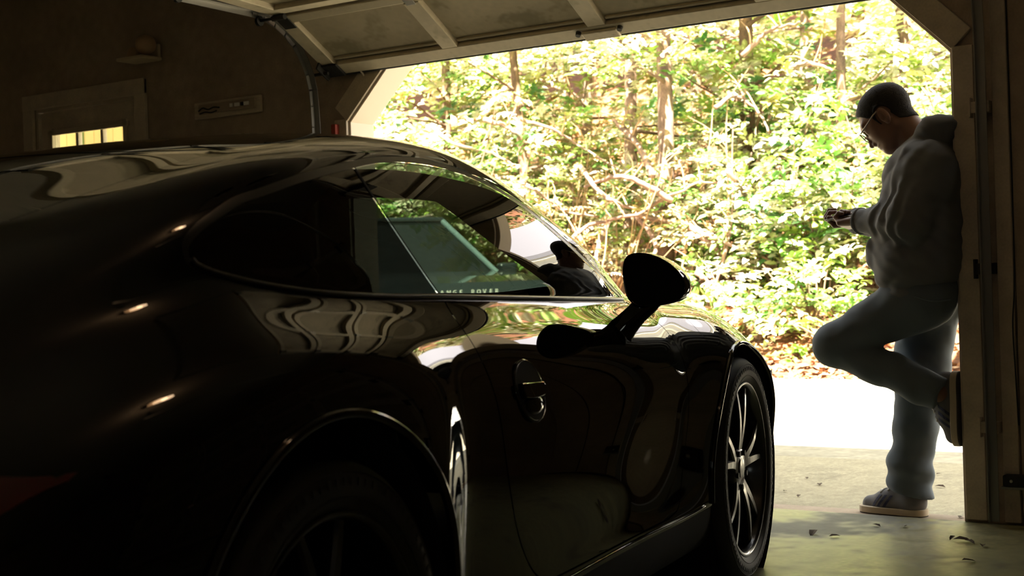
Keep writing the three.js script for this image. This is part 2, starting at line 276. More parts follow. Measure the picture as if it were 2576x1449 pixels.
// fixtures on the front wall
{
  const l = thing('wall_shelf_lamp', 'small tan lamp on a wall bracket above the side door', 'lamp', [-4.22, 2.20, 0.002]);
  mk('bracket', merge([rbx(0.20, 0.018, 0.14, 0.006, -0.03, -0.035, 0.075), rbx(0.12, 0.09, 0.02, 0.006, 0.0, 0.0, 0.012)]), std({ color: lin(0.55, 0.45, 0.30), roughness: 0.6 }), l);
  mk('head', new THREE.SphereGeometry(0.055, 20, 14).scale(1, 0.95, 1).translate(0.03, 0.035, 0.08), std({ color: lin(0.48, 0.32, 0.18), roughness: 0.5 }), l);
  mk('cap', new THREE.CylinderGeometry(0.034, 0.05, 0.05, 20).translate(-0.05, 0.0, 0.08), std({ color: lin(0.34, 0.22, 0.12), roughness: 0.6 }), l);
  const s = thing('wall_rail', 'long narrow wall-mounted rail with pale tags on its right end', 'wall rail', [-3.675, 1.862, 0.004]);
  mk('base', rbx(0.47, 0.085, 0.016, 0.004, 0, 0, 0.008), G.board, s);
  mk('raised_plate', rbx(0.40, 0.05, 0.014, 0.004, 0.005, 0.004, 0.02), G.wall, s);
  mk('scroll', tubeGeo(curvePts([[-0.19, -0.004, 0.03], [-0.16, 0.010, 0.03], [-0.12, 0.000, 0.03], [-0.08, 0.008, 0.03], [-0.04, 0.003, 0.03]], 30), 0.004, 6), G.darkmetal, s);
  mk('scroll', tubeGeo(curvePts([[-0.18, -0.018, 0.03], [-0.14, -0.012, 0.03], [-0.10, -0.018, 0.03], [-0.06, -0.012, 0.03]], 24), 0.0035, 6), G.darkmetal, s);
  for (const [x, w] of [[0.045, 0.018], [0.085, 0.032], [0.12, 0.016], [0.15, 0.034]]) mk('tag', rbx(w, 0.018, 0.008, 0.002, x, 0.006, 0.03), w < 0.017 ? G.black : std({ color: lin(0.85, 0.83, 0.8), roughness: 0.4 }), s);
}

// bulb under the ceiling whose light glints on the car's flank
{
  const b = thing('ceiling_lamp', 'small warm ceiling bulb on a porcelain base', 'lamp', [0.55, 2.74, 2.65]);
  mk('base', new THREE.CylinderGeometry(0.055, 0.065, 0.04, 24).translate(0, -0.02, 0), G.white, b);
  mk('bulb', new THREE.SphereGeometry(0.045, 24, 16).scale(1, 1.2, 1).translate(0, -0.09, 0), std({ color: lin(0.9, 0.8, 0.6), emissive: lin(1, 0.62, 0.33), emissiveIntensity: 14, roughness: 0.4 }), b);
  const l = new THREE.PointLight(new THREE.Color(1, 0.66, 0.38), 0.07, 0, 2); l.position.set(0, -0.17, 0); l.castShadow = true; l.shadow.radius = 2; b.add(l);
}
// ---------------------------------------------------------------- the car (local: x forward from the rear axle, y up, z to its right)
const car = thing('sports_car', 'glossy black low sports coupe parked nose out in the garage', 'car', [-0.699, 0, 3.824], Math.PI / 2 + 0.18475);
const M = {
  paint: phy({ color: lin(0.0018, 0.0019, 0.0022), roughness: 0.3, clearcoat: 1, clearcoatRoughness: 0.008, specularIntensity: 0.0 }),
  glass: phy({ color: lin(0.13, 0.16, 0.13), roughness: 0.0, transmission: 1, ior: 1.52 }),
  privacy: phy({ color: lin(0.02, 0.024, 0.022), roughness: 0.0, transmission: 1, ior: 1.52 }),
  trim: phy({ color: lin(0.006, 0.006, 0.006), roughness: 0.32, clearcoat: 0.4, clearcoatRoughness: 0.2 }),
  skirt: phy({ color: lin(0.005, 0.005, 0.005), roughness: 0.75, specularIntensity: 0.35 }),
  rubber: std({ color: lin(0.012, 0.012, 0.012), roughness: 0.75 }),
  tyre: std({ color: lin(0.02, 0.02, 0.021), roughness: 0.62 }),
  rim: phy({ color: lin(0.035, 0.035, 0.037), roughness: 0.3, metalness: 0.85, clearcoat: 0.5, clearcoatRoughness: 0.1 }),
  steel: std({ color: lin(0.35, 0.35, 0.35), roughness: 0.35, metalness: 1 }),
  iron: std({ color: lin(0.05, 0.05, 0.05), roughness: 0.6, metalness: 0.6 }),
  inner: std({ color: lin(0.006, 0.006, 0.006), roughness: 0.9 }),
  leather: std({ color: lin(0.012, 0.012, 0.012), roughness: 0.55 }),
  redlens: phy({ color: lin(0.10, 0.003, 0.003), roughness: 0.08, clearcoat: 1 }),
  mirrorglass: phy({ color: lin(0.5, 0.52, 0.55), roughness: 0.02, metalness: 1 }),
};
const carG = [
  /* 0 centre line */ [[-1.08, 0.62, 0], [-1.0, 0.79, 0], [-0.9, 0.845, 0], [-0.7, 0.915, 0], [-0.45, 1.0, 0], [-0.2, 1.073, 0], [0, 1.125, 0], [0.3, 1.198, 0], [0.6, 1.252, 0], [0.9, 1.286, 0], [1.1, 1.294, 0], [1.3, 1.286, 0], [1.45, 1.262, 0], [1.6, 1.208, 0], [1.8, 1.115, 0], [2.0, 0.998, 0], [2.15, 0.898, 0], [2.3, 0.852, 0], [2.6, 0.800, 0], [2.9, 0.725, 0], [3.2, 0.60, 0], [3.35, 0.48, 0], [3.41, 0.40, 0]],
  /* 1 roof edge   */ [[-1.08, 0.60, 0.40], [-1.0, 0.765, 0.45], [-0.9, 0.815, 0.475], [-0.7, 0.885, 0.49], [-0.45, 0.968, 0.50], [-0.2, 1.046, 0.505], [0, 1.101, 0.51], [0.3, 1.178, 0.505], [0.6, 1.228, 0.495], [0.9, 1.253, 0.485], [1.1, 1.254, 0.48], [1.3, 1.232, 0.475], [1.45, 1.192, 0.475], [1.6, 1.130, 0.48], [1.8, 1.018, 0.49], [2.0, 0.905, 0.50], [2.15, 0.845, 0.495], [2.3, 0.812, 0.46], [2.6, 0.768, 0.45], [2.9, 0.690, 0.42], [3.2, 0.57, 0.38], [3.35, 0.46, 0.33], [3.41, 0.40, 0.28]],
  /* 2 rail        */ [[-1.08, 0.57, 0.54], [-1.0, 0.715, 0.585], [-0.9, 0.765, 0.605], [-0.7, 0.835, 0.635], [-0.45, 0.913, 0.665], [-0.25, 0.974, 0.692], [-0.102, 1.020, 0.712], [0.059, 1.076, 0.707], [0.164, 1.109, 0.699], [0.327, 1.146, 0.684], [0.513, 1.176, 0.664], [0.73, 1.197, 0.645], [0.973, 1.197, 0.634], [1.15, 1.172, 0.633], [1.3, 1.132, 0.643], [1.45, 1.075, 0.660], [1.6, 1.012, 0.680], [1.73, 0.953, 0.694], [1.85, 0.897, 0.700], [2.0, 0.868, 0.655], [2.15, 0.855, 0.605], [2.3, 0.835, 0.57], [2.6, 0.795, 0.56], [2.9, 0.705, 0.53], [3.2, 0.575, 0.47], [3.35, 0.455, 0.40], [3.41, 0.39, 0.34]],
  /* 3 belt        */ [[-1.08, 0.53, 0.62], [-1.0, 0.655, 0.665], [-0.9, 0.705, 0.685], [-0.7, 0.775, 0.705], [-0.45, 0.850, 0.722], [-0.2, 0.925, 0.733], [-0.06, 0.950, 0.738], [0.075, 0.937, 0.750], [0.213, 0.924, 0.765], [0.43, 0.913, 0.770], [0.615, 0.9075, 0.770], [1.0, 0.896, 0.760], [1.4, 0.884, 0.748], [1.7, 0.875, 0.732], [1.85, 0.869, 0.722], [2.1, 0.862, 0.700], [2.345, 0.852, 0.690], [2.52, 0.838, 0.690], [2.67, 0.812, 0.690], [2.8, 0.772, 0.684], [2.95, 0.706, 0.665], [3.1, 0.625, 0.625], [3.25, 0.53, 0.56], [3.35, 0.445, 0.48], [3.41, 0.38, 0.40]],
  /* 4 shoulder    */ [[-1.08, 0.48, 0.68], [-1.0, 0.585, 0.735], [-0.9, 0.635, 0.760], [-0.7, 0.705, 0.805], [-0.5, 0.765, 0.838], [-0.3, 0.808, 0.858], [-0.1, 0.835, 0.868], [0.1, 0.842, 0.866], [0.3, 0.836, 0.856], [0.45, 0.827, 0.845], [0.6, 0.820, 0.836], [0.9, 0.812, 0.826], [1.2, 0.806, 0.820], [1.5, 0.802, 0.815], [1.8, 0.800, 0.805], [2.0, 0.800, 0.800], [2.2, 0.798, 0.802], [2.45, 0.788, 0.808], [2.65, 0.757, 0.804], [2.8, 0.712, 0.788], [2.95, 0.648, 0.755], [3.1, 0.575, 0.705], [3.25, 0.495, 0.625], [3.35, 0.425, 0.535], [3.41, 0.37, 0.44]],
  /* 5 widest      */ [[-1.08, 0.42, 0.70], [-1.0, 0.50, 0.765], [-0.9, 0.545, 0.800], [-0.7, 0.60, 0.857], [-0.5, 0.64, 0.889], [-0.3, 0.665, 0.905], [-0.1, 0.678, 0.912], [0.1, 0.678, 0.911], [0.24, 0.664, 0.912], [0.32, 0.656, 0.909], [0.39, 0.648, 0.899], [0.46, 0.640, 0.885], [0.55, 0.632, 0.879], [0.78, 0.622, 0.879], [1.0, 0.618, 0.878], [1.4, 0.615, 0.872], [1.8, 0.62, 0.866], [2.1, 0.652, 0.873], [2.3, 0.675, 0.882], [2.45, 0.68, 0.886], [2.65, 0.655, 0.883], [2.8, 0.615, 0.870], [2.95, 0.56, 0.838], [3.1, 0.50, 0.786], [3.25, 0.435, 0.70], [3.35, 0.38, 0.60], [3.41, 0.345, 0.49]],
  /* 6 lower       */ [[-1.08, 0.33, 0.68], [-1.0, 0.37, 0.745], [-0.9, 0.395, 0.780], [-0.7, 0.42, 0.840], [-0.5, 0.43, 0.878], [-0.3, 0.44, 0.898], [-0.1, 0.45, 0.908], [0.1, 0.45, 0.909], [0.25, 0.44, 0.912], [0.32, 0.435, 0.909], [0.385, 0.422, 0.893], [0.445, 0.410, 0.872], [0.53, 0.398, 0.864], [0.75, 0.38, 0.864], [1.0, 0.37, 0.863], [1.4, 0.365, 0.859], [1.8, 0.37, 0.858], [2.0, 0.39, 0.868], [2.2, 0.42, 0.880], [2.45, 0.44, 0.886], [2.65, 0.43, 0.880], [2.8, 0.41, 0.866], [2.95, 0.385, 0.832], [3.1, 0.355, 0.78], [3.25, 0.32, 0.69], [3.35, 0.30, 0.59], [3.41, 0.29, 0.48]],
  /* 7 sill crease */ [[-1.08, 0.27, 0.65], [-1.0, 0.285, 0.71], [-0.9, 0.29, 0.75], [-0.7, 0.30, 0.81], [-0.5, 0.31, 0.858], [-0.3, 0.315, 0.885], [0, 0.32, 0.896], [0.25, 0.315, 0.905], [0.32, 0.313, 0.902], [0.385, 0.311, 0.888], [0.445, 0.31, 0.872], [0.53, 0.31, 0.865], [0.8, 0.309, 0.865], [1.2, 0.308, 0.863], [1.6, 0.302, 0.862], [1.85, 0.296, 0.864], [2.1, 0.30, 0.872], [2.45, 0.30, 0.878], [2.8, 0.285, 0.855], [2.95, 0.27, 0.82], [3.1, 0.255, 0.765], [3.25, 0.24, 0.675], [3.35, 0.235, 0.575], [3.41, 0.235, 0.46]],
  /* 8 rocker      */ [[-1.08, 0.22, 0.60], [-1.0, 0.21, 0.66], [-0.9, 0.21, 0.70], [-0.7, 0.21, 0.765], [-0.3, 0.205, 0.835], [0, 0.20, 0.848], [0.4, 0.195, 0.848], [0.8, 0.190, 0.838], [1.4, 0.182, 0.832], [1.85, 0.176, 0.832], [2.45, 0.175, 0.845], [2.8, 0.170, 0.825], [3.1, 0.165, 0.735], [3.25, 0.165, 0.645], [3.35, 0.17, 0.545], [3.41, 0.18, 0.43]],
  /* 9 underside   */ [[-1.08, 0.20, 0.48], [-0.9, 0.175, 0.58], [-0.3, 0.16, 0.74], [0.4, 0.15, 0.76], [1.4, 0.145, 0.76], [2.45, 0.14, 0.75], [3.1, 0.14, 0.62], [3.35, 0.15, 0.43], [3.41, 0.165, 0.33]],
  /* 10 keel       */ [[-1.08, 0.20, 0], [-0.9, 0.165, 0], [1.4, 0.135, 0], [3.1, 0.135, 0], [3.41, 0.16, 0]],
].map((k) => ({ y: spl(k.map((p) => p[0]), k.map((p) => p[1])), z: spl(k.map((p) => p[0]), k.map((p) => p[2])) }));
const segN = [14, 14, 22, 14, 14, 14, 7, 7, 4, 4];
const NX = 260, X0 = -1.08, X1 = 3.41, VN = segN.reduce((a, b) => a + b, 0) + 1;
const carX = (i) => X0 + (X1 - X0) * i / NX;
const vIdx = []; { let s = 0; vIdx.push(0); for (const k of segN) { s += k; vIdx.push(s); } }
let grid = [];
for (let i = 0; i <= NX; i++) {
  const x = carX(i), P = carG.map((g) => [g.z(x), g.y(x)]); P[0][0] = 0; P[10][0] = 0;
  const Q = [[-P[1][0], P[1][1]], ...P], t = [0];
  for (let k = 1; k < Q.length; k++) t.push(t[k - 1] + Math.max(0.01, Math.hypot(Q[k][0] - Q[k - 1][0], Q[k][1] - Q[k - 1][1])));
  const sz = spl(t, Q.map((q) => q[0])), sy = spl(t, Q.map((q) => q[1])), row = [];
  for (let k = 0; k < 10; k++) for (let m = 0; m < segN[k]; m++) { const u = t[k + 1] + (t[k + 2] - t[k + 1]) * m / segN[k]; row.push([x, sy(u), Math.max(0, sz(u)), k + m / segN[k]]); }
  row.push([x, P[10][1], 0, 10]); row[0][2] = 0; grid.push(row);
}
// the side glass leans in more the higher it goes
for (let i = 0; i <= NX; i++) {
  const x = carX(i), wgt = smooth(-0.12, 0.05, x) * (1 - smooth(1.62, 1.82, x)), j0 = vIdx[2], j1 = vIdx[3], yb = grid[i][j1][1], zb = grid[i][j1][2], yt = grid[i][j0][1];
  if (wgt > 0) for (let j = j0; j < j1; j++) { const y = yt + (yb - yt) * (j - j0) / (j1 - j0), h = Math.max(0, y - yb), z = zb - 0.2 * h - 0.75 * h * h; grid[i][j][1] += wgt * (y - grid[i][j][1]); grid[i][j][2] += wgt * (z - grid[i][j][2]); }
}
// fair the surface: light smoothing along the length and across the section
for (let it = 0; it < 4; it++) {
  const ng = grid.map((r) => r.map((p) => p.slice()));
  for (let i = 1; i < NX; i++) for (let j = 0; j < VN; j++) for (const c of [1, 2]) ng[i][j][c] = 0.5 * grid[i][j][c] + 0.25 * (grid[i - 1][j][c] + grid[i + 1][j][c]);
  grid = ng;
}
for (let it = 0; it < 4; it++) {
  const ng = grid.map((r) => r.map((p) => p.slice()));
  for (let i = 0; i <= NX; i++) for (let j = 1; j < VN - 1; j++) for (const c of [1, 2]) ng[i][j][c] = 0.5 * grid[i][j][c] + 0.25 * (grid[i][j - 1][c] + grid[i][j + 1][c]);
  for (let i = 0; i <= NX; i++) ng[i][0][1] = 0.5 * grid[i][0][1] + 0.5 * grid[i][1][1];
  grid = ng;
}
// the roof and rear glass are fairer still
for (let it = 0; it < 26; it++) {
  const ng = grid.map((r) => r.map((p) => p.slice()));
  for (let i = 1; i < NX; i++) { const x = carX(i), k0 = 1 - smooth(1.15, 1.4, x); if (k0 > 0) for (let j = 0; j < vIdx[2]; j++) { const k = k0 * (1 - smooth(1.45, 1.9, grid[i][j][3])); if (k > 0) for (const q of [1, 2]) { if (q === 2 && j === 0) continue; const lo = j ? grid[i][j - 1][q] : grid[i][1][q]; ng[i][j][q] = (1 - k) * grid[i][j][q] + k * (0.4 * grid[i][j][q] + 0.2 * (grid[i - 1][j][q] + grid[i + 1][j][q]) + 0.1 * (lo + grid[i][j + 1][q])); } } }
  grid = ng;
}
// normals of the half shell
const gN = grid.map((r, i) => r.map((p, j) => {
  const a = grid[Math.max(0, i - 1)][j], b = grid[Math.min(NX, i + 1)][j];
  let c = r[Math.max(0, j - 1)], d = r[Math.min(VN - 1, j + 1)];
  if (j === 0) c = [d[0], d[1], -d[2]]; if (j === VN - 1) d = [c[0], c[1], -c[2]];
  const n = V(d[0] - c[0], d[1] - c[1], d[2] - c[2]).cross(V(b[0] - a[0], b[1] - a[1], b[2] - a[2])).normalize();
  return [n.x, n.y, n.z];
}));
// triangles as flat records: position, normal, v
let half = [];
const rec = (i, j) => [...grid[i][j].slice(0, 3), ...gN[i][j], grid[i][j][3]];
for (let i = 0; i < NX; i++) for (let j = 0; j < VN - 1; j++) { const a = rec(i, j), b = rec(i + 1, j), c = rec(i, j + 1), d = rec(i + 1, j + 1); half.push([a, c, b], [b, c, d]); }
for (const i of [0, NX]) { const nx = i ? 1 : -1, ctr = [carX(i), (grid[i][0][1] + grid[i][VN - 1][1]) / 2, 0, nx, 0, 0, 5]; for (let j = 0; j < VN - 1; j++) { const a = rec(i, j), b = rec(i, j + 1); for (const q of [a, b]) { q[3] = nx; q[4] = q[5] = 0; } half.push(i ? [ctr, a, b] : [ctr, b, a]); } }
function splitTris(tris, f) {           // -> [f < 0, f >= 0], cutting triangles along the zero line
  const neg = [], pos = [];
  for (const t of tris) {
    const d = t.map(f), s = d.map((x) => x < 0 ? 1 : 0), k = s[0] + s[1] + s[2];
    if (k === 3) { neg.push(t); continue; } if (k === 0) { pos.push(t); continue; }
    const odd = k === 1 ? s.indexOf(1) : s.indexOf(0), [A, B, Cc] = [t[odd], t[(odd + 1) % 3], t[(odd + 2) % 3]], [da, db, dc] = [d[odd], d[(odd + 1) % 3], d[(odd + 2) % 3]];
    const mix = (p, q, u) => { const o = p.map((x, i) => x + (q[i] - x) * u), l = Math.hypot(o[3], o[4], o[5]) || 1; o[3] /= l; o[4] /= l; o[5] /= l; return o; };
    const P = mix(A, B, da / (da - db)), Q = mix(A, Cc, da / (da - dc));
    const one = [[A, P, Q]], two = [[P, B, Cc], [P, Cc, Q]];
    if (k === 1) { neg.push(...one); pos.push(...two); } else { pos.push(...one); neg.push(...two); }
  }
  return [neg, pos];
}
function trisGeo(tris, side = 1, off = 0) {
  const n = tris.length * 3, p = new Float32Array(n * 3), nn = new Float32Array(n * 3), uv = new Float32Array(n * 2); let k = 0;
  for (const t of tris) for (const q of side > 0 ? t : [t[0], t[2], t[1]]) { p.set([q[0] + q[3] * off, q[1] + q[4] * off, (q[2] + q[5] * off) * side], k * 3); nn.set([q[3], q[4], q[5] * side], k * 3); uv.set([q[0], q[6]], k * 2); k++; }
  const g = new THREE.BufferGeometry(); g.setAttribute('position', new THREE.BufferAttribute(p, 3)); g.setAttribute('normal', new THREE.BufferAttribute(nn, 3)); g.setAttribute('uv', new THREE.BufferAttribute(uv, 2)); return g;
}
function polySD(poly) {                  // signed distance to a closed polygon in (x, y); negative inside
  let x0 = 9, x1 = -9, y0 = 9, y1 = -9; for (const [x, y] of poly) { x0 = Math.min(x0, x); x1 = Math.max(x1, x); y0 = Math.min(y0, y); y1 = Math.max(y1, y); }
  return (x, y) => {
    if (x < x0 - 0.08 || x > x1 + 0.08 || y < y0 - 0.08 || y > y1 + 0.08) return 0.08;
    let d = 9, inside = false;
    for (let i = 0, j = poly.length - 1; i < poly.length; j = i++) {
      const [ax, ay] = poly[j], [bx_, by] = poly[i], ex = bx_ - ax, ey = by - ay, t = clamp(((x - ax) * ex + (y - ay) * ey) / (ex * ex + ey * ey || 1), 0, 1);
      d = Math.min(d, (x - ax - ex * t) ** 2 + (y - ay - ey * t) ** 2);
      if ((by > y) !== (ay > y) && x < (ax - bx_) * (y - by) / (ay - by) + bx_) inside = !inside;
    }
    d = Math.sqrt(d); return inside ? -d : d;
  };
}
const smoothLine = (pts, n) => curvePts(pts.map((p) => [p[0], p[1], 0]), n).map((p) => [p.x, p.y]);
// outlines in side view
const glassTop = [[-0.098, 0.985], [-0.096, 0.998], [-0.058, 1.023], [0.0, 1.047], [0.054, 1.067], [0.13, 1.084], [0.223, 1.106], [0.35, 1.130], [0.463, 1.149], [0.592, 1.167], [0.753, 1.177], [0.876, 1.175], [1.011, 1.163], [1.14, 1.138], [1.265, 1.100], [1.387, 1.046], [1.524, 0.985], [1.654, 0.931], [1.785, 0.880]];
const glassLow = [[1.785, 0.880], [1.54, 0.886], [1.0, 0.902], [0.615, 0.914], [0.43, 0.918], [0.213, 0.928], [0.075, 0.942], [-0.023, 0.958], [-0.066, 0.968], [-0.093, 0.979], [-0.098, 0.985]];
const glassPoly = [...smoothLine(glassTop, 90), ...smoothLine(glassLow, 60).slice(1, -1)];
const sdGlass = polySD(glassPoly);
const beltY = lerpTable([...glassLow].reverse());
const doorPoly = [...smoothLine([[0.622, 0.905], [0.612, 0.86], [0.612, 0.80], [0.628, 0.72], [0.645, 0.62], [0.675, 0.53], [0.73, 0.43], [0.80, 0.355], [0.86, 0.328], [0.95, 0.322]], 50), ...smoothLine([[1.70, 0.312], [1.79, 0.33], [1.83, 0.40], [1.868, 0.52], [1.895, 0.64], [1.90, 0.73], [1.875, 0.80], [1.82, 0.862]], 40), ...[1.79, 1.54, 1.0, 0.7].map((x) => [x, beltY(x) - 0.012])];
const sdDoor = polySD(doorPoly);
const flapPoly = []; for (let k = 0; k < 40; k++) { const a = k / 40 * Math.PI * 2; flapPoly.push([2.235 + 0.085 * Math.cos(a), 0.80 + 0.075 * Math.sin(a)]); }
const sdFlap = polySD(flapPoly);
const WHEELS = [[0, 0.3425, 0.402], [2.45, 0.34, 0.378]];
const sdArch = (x, y) => Math.min(...WHEELS.map(([cx, cy, r]) => Math.hypot(x - cx, y - cy) - r));
const side = (q) => q[6] > 1.5 && q[2] > 0.3;

let shell = half, cut;
[cut, shell] = splitTris(shell, (q) => q[6] > 3.2 && q[6] < 9.2 ? sdArch(q[0], q[1]) : 0.1);           // wheel openings
// windscreen and rear window: seen from above
const screenF = (q) => q[6] > 2 ? 0.05 : Math.max(1.455 - 0.10 * q[2] * q[2] - q[0], q[0] - (2.13 - 0.62 * q[2] * q[2]), (q[6] - 1.8) * 0.1);
const rearF = (q) => q[6] > 2 ? 0.05 : Math.max(q[0] - (0.345 + 0.02 * (0.23 - q[2] * q[2])), (-0.46 - 0.05 * (0.2 - q[2] * q[2])) - q[0], q[2] - (0.485 + 0.01 * q[0]));
let screen, rearGlass, sideGlass, sideFrame, door, flap, lid;
[screen, shell] = splitTris(shell, screenF);
[rearGlass, shell] = splitTris(shell, rearF);
let rearGap; [rearGap, shell] = splitTris(shell, (q) => rearF(q) - 0.007);
let scrGap; [scrGap, shell] = splitTris(shell, (q) => screenF(q) - 0.008);
[sideGlass, shell] = splitTris(shell, (q) => side(q) ? sdGlass(q[0], q[1]) : 0.05);
[sideFrame, shell] = splitTris(shell, (q) => side(q) ? sdGlass(q[0], q[1]) - 0.013 : 0.05);
[door, shell] = splitTris(shell, (q) => side(q) && q[6] < 8 ? sdDoor(q[0], q[1]) : 0.05);
let seam; [seam, shell] = splitTris(shell, (q) => side(q) && q[6] < 8 ? sdDoor(q[0], q[1]) - 0.0022 : 0.05);
let seam2; [door, seam2] = splitTris(door, (q) => sdDoor(q[0], q[1]) + 0.0022); seam.push(...seam2);
[flap, shell] = splitTris(shell, (q) => side(q) ? sdFlap(q[0], q[1]) : 0.05);
let seam3; [flap, seam3] = splitTris(flap, (q) => sdFlap(q[0], q[1]) + 0.0025);
// gutter groove along the roof side
let seam4; const gutF = (q) => q[2] > 0.4 && q[0] > -0.05 && q[0] < 1.62 && q[6] > 1.5 && q[6] < 2.4 ? Math.abs(sdGlass(q[0], q[1]) - 0.0215) - 0.0024 : 0.05;
[seam4, shell] = splitTris(shell, gutF);
// engine lid and front lid seams, rear bumper seam
const lidLine = (q) => { const sd = Math.max(Math.abs(q[2]) - (0.455 + 0.02 * (q[0] + 0.5)), -0.97 - q[0], q[0] + 0.475); return q[6] < 2.6 && q[0] < -0.3 ? Math.abs(sd) - 0.0022 : 0.05; };
const hoodLine = (q) => { const e = 0.50 - 0.18 * smooth(2.3, 3.2, q[0]); const sd = Math.max(q[2] - e, 2.16 - 0.5 * q[2] * q[2] - q[0], q[0] - 3.15 + 0.5 * q[2] * q[2]); return q[6] < 3 && q[0] > 2.0 ? Math.abs(sd) - 0.0022 : 0.05; };
const bumpLine = (q) => q[0] < -0.28 && q[6] > 3.3 ? Math.abs(q[1] - 0.712 - 0.06 * (-0.28 - q[0])) - 0.0022 : 0.05;
let seam5; [seam5, shell] = splitTris(shell, (q) => Math.min(lidLine(q), hoodLine(q), bumpLine(q)));
const sills = splitTris(shell, (q) => q[6] > 7.04 && q[0] > 0.36 && q[0] < 2.09 ? -1 : 1);
shell = sills[1];
const both = (tris, off = 0) => merge([trisGeo(tris, 1, off), trisGeo(tris, -1, off)]);
mk('body_shell', both(shell), M.paint, car);
// dark liner behind the seams, so that light does not fall through the gaps
mk('seam_liner', merge([both(seam, -0.008), both(seam3, -0.008), both(seam4, -0.006), both(seam5, -0.008), both(rearGap, -0.003), both(scrGap, -0.003)]), M.rubber, car);
mk('windscreen', both(screen, -0.002), phy({ color: lin(0.62, 0.68, 0.60), roughness: 0, transmission: 1, ior: 1.52 }), car);
// roof header and pillar trim inside the windscreen
{ const edge = (x) => 0.29 + 0.50 * (x - 1.65), [, band] = splitTris(screen, (q) => Math.max(1.63 - 0.12 * q[2] * q[2] - q[0], q[2] - edge(q[0]), (q[0] - 2.115)));
  mk('screen_surround', both(band, -0.022), M.inner, car); }
tag(mk('rear_window', both(rearGlass, -0.001), M.glass, car), 'dark tinted rear window');
mk('side_skirt', trisGeo(sills[0], 1), M.skirt, car); mk('side_skirt', trisGeo(sills[0], -1), M.skirt, car);
for (const s of [1, -1]) {
  const dp = mk('door', trisGeo(door, s), M.paint, car);
  const B = (q) => { const h = q[1] - 0.908; return q[0] - (0.619 - 1.05 * h + 1.72 * h * h); }, [qg, dg0] = splitTris(sideGlass, (q) => B(q) + 0.0035), [bp, dg] = splitTris(dg0, (q) => B(q) - 0.0035);
  tag(mk('door_window', trisGeo(dg, s, -0.002), M.glass, car), 'dark tinted door window');
  tag(mk('quarter_window', trisGeo(qg, s, -0.002), M.privacy, car), 'dark tinted rear quarter window');
  mk('window_post', trisGeo(bp, s, -0.0005), M.rubber, car);
  mk('window_frame', trisGeo(sideFrame, s, -0.001), M.trim, car);
  mk('fuel_flap', trisGeo(flap, s), M.paint, car).visible = true;
  if (s < 0) car.children.pop();
}
// z of the right side at (x, y), by searching the section
function sideZ(x, y) {
  const i = clamp(Math.round((x - X0) / (X1 - X0) * NX), 0, NX), r = grid[i]; let best = 0;
  for (let j = vIdx[1]; j < vIdx[8]; j++) if ((r[j][1] - y) * (r[j + 1][1] - y) <= 0) { const t = (y - r[j][1]) / (r[j + 1][1] - r[j][1] || 1); best = Math.max(best, r[j][2] + (r[j + 1][2] - r[j][2]) * t); }
  return best;
}
// wheel arch lips: a rolled edge that follows the body
for (const s of [1, -1]) for (const [cx, cy, r] of WHEELS) {
  const pts = []; for (let k = 0; k <= 60; k++) { const a = -0.12 + (Math.PI + 0.24) * k / 60, x = cx + (r + 0.004) * Math.cos(a), y = Math.max(0.2, cy + (r + 0.004) * Math.sin(a)); pts.push(V(x, y, (sideZ(x, y) + 0.001) * s)); }
  for (let it = 0; it < 3; it++) for (let k = 1; k < pts.length - 1; k++) pts[k].z = 0.25 * pts[k - 1].z + 0.5 * pts[k].z + 0.25 * pts[k + 1].z;
  mk('wheel_arch_lip', tubeGeo(pts, 0.0085, 10), M.paint, car);
  // inner wheel housing
  const h = new THREE.CylinderGeometry(r + 0.012, r + 0.012, 0.34, 40, 1, true, 0, Math.PI * 2).rotateX(Math.PI / 2).translate(cx, cy, s * 0.70);
  mk('wheel_housing', merge([h, new THREE.CircleGeometry(r + 0.012, 40).translate(cx, cy, s * 0.54)]), std({ color: lin(0.006, 0.006, 0.006), roughness: 0.95, side: THREE.DoubleSide }), car);
}
// belt moulding under the side glass, and the bright edge round the quarter window
for (const s of [1, -1]) {
  const low = smoothLine(glassLow, 70).map(([x, y]) => V(x, y - 0.004, (sideZ(x, y - 0.004) + 0.0015) * s));
  mk('belt_moulding', tubeGeo(low, 0.0048, 8, false, 1), M.trim, car);
  const sill = []; for (let k = 0; k <= 50; k++) { const x = 0.5 + 1.5 * k / 50; sill.push(V(x, carG[7].y(x) - 0.002, (carG[7].z(x) + 0.001) * s)); }
  mk('sill_crease', tubeGeo(sill, 0.004, 6), M.paint, car);
}

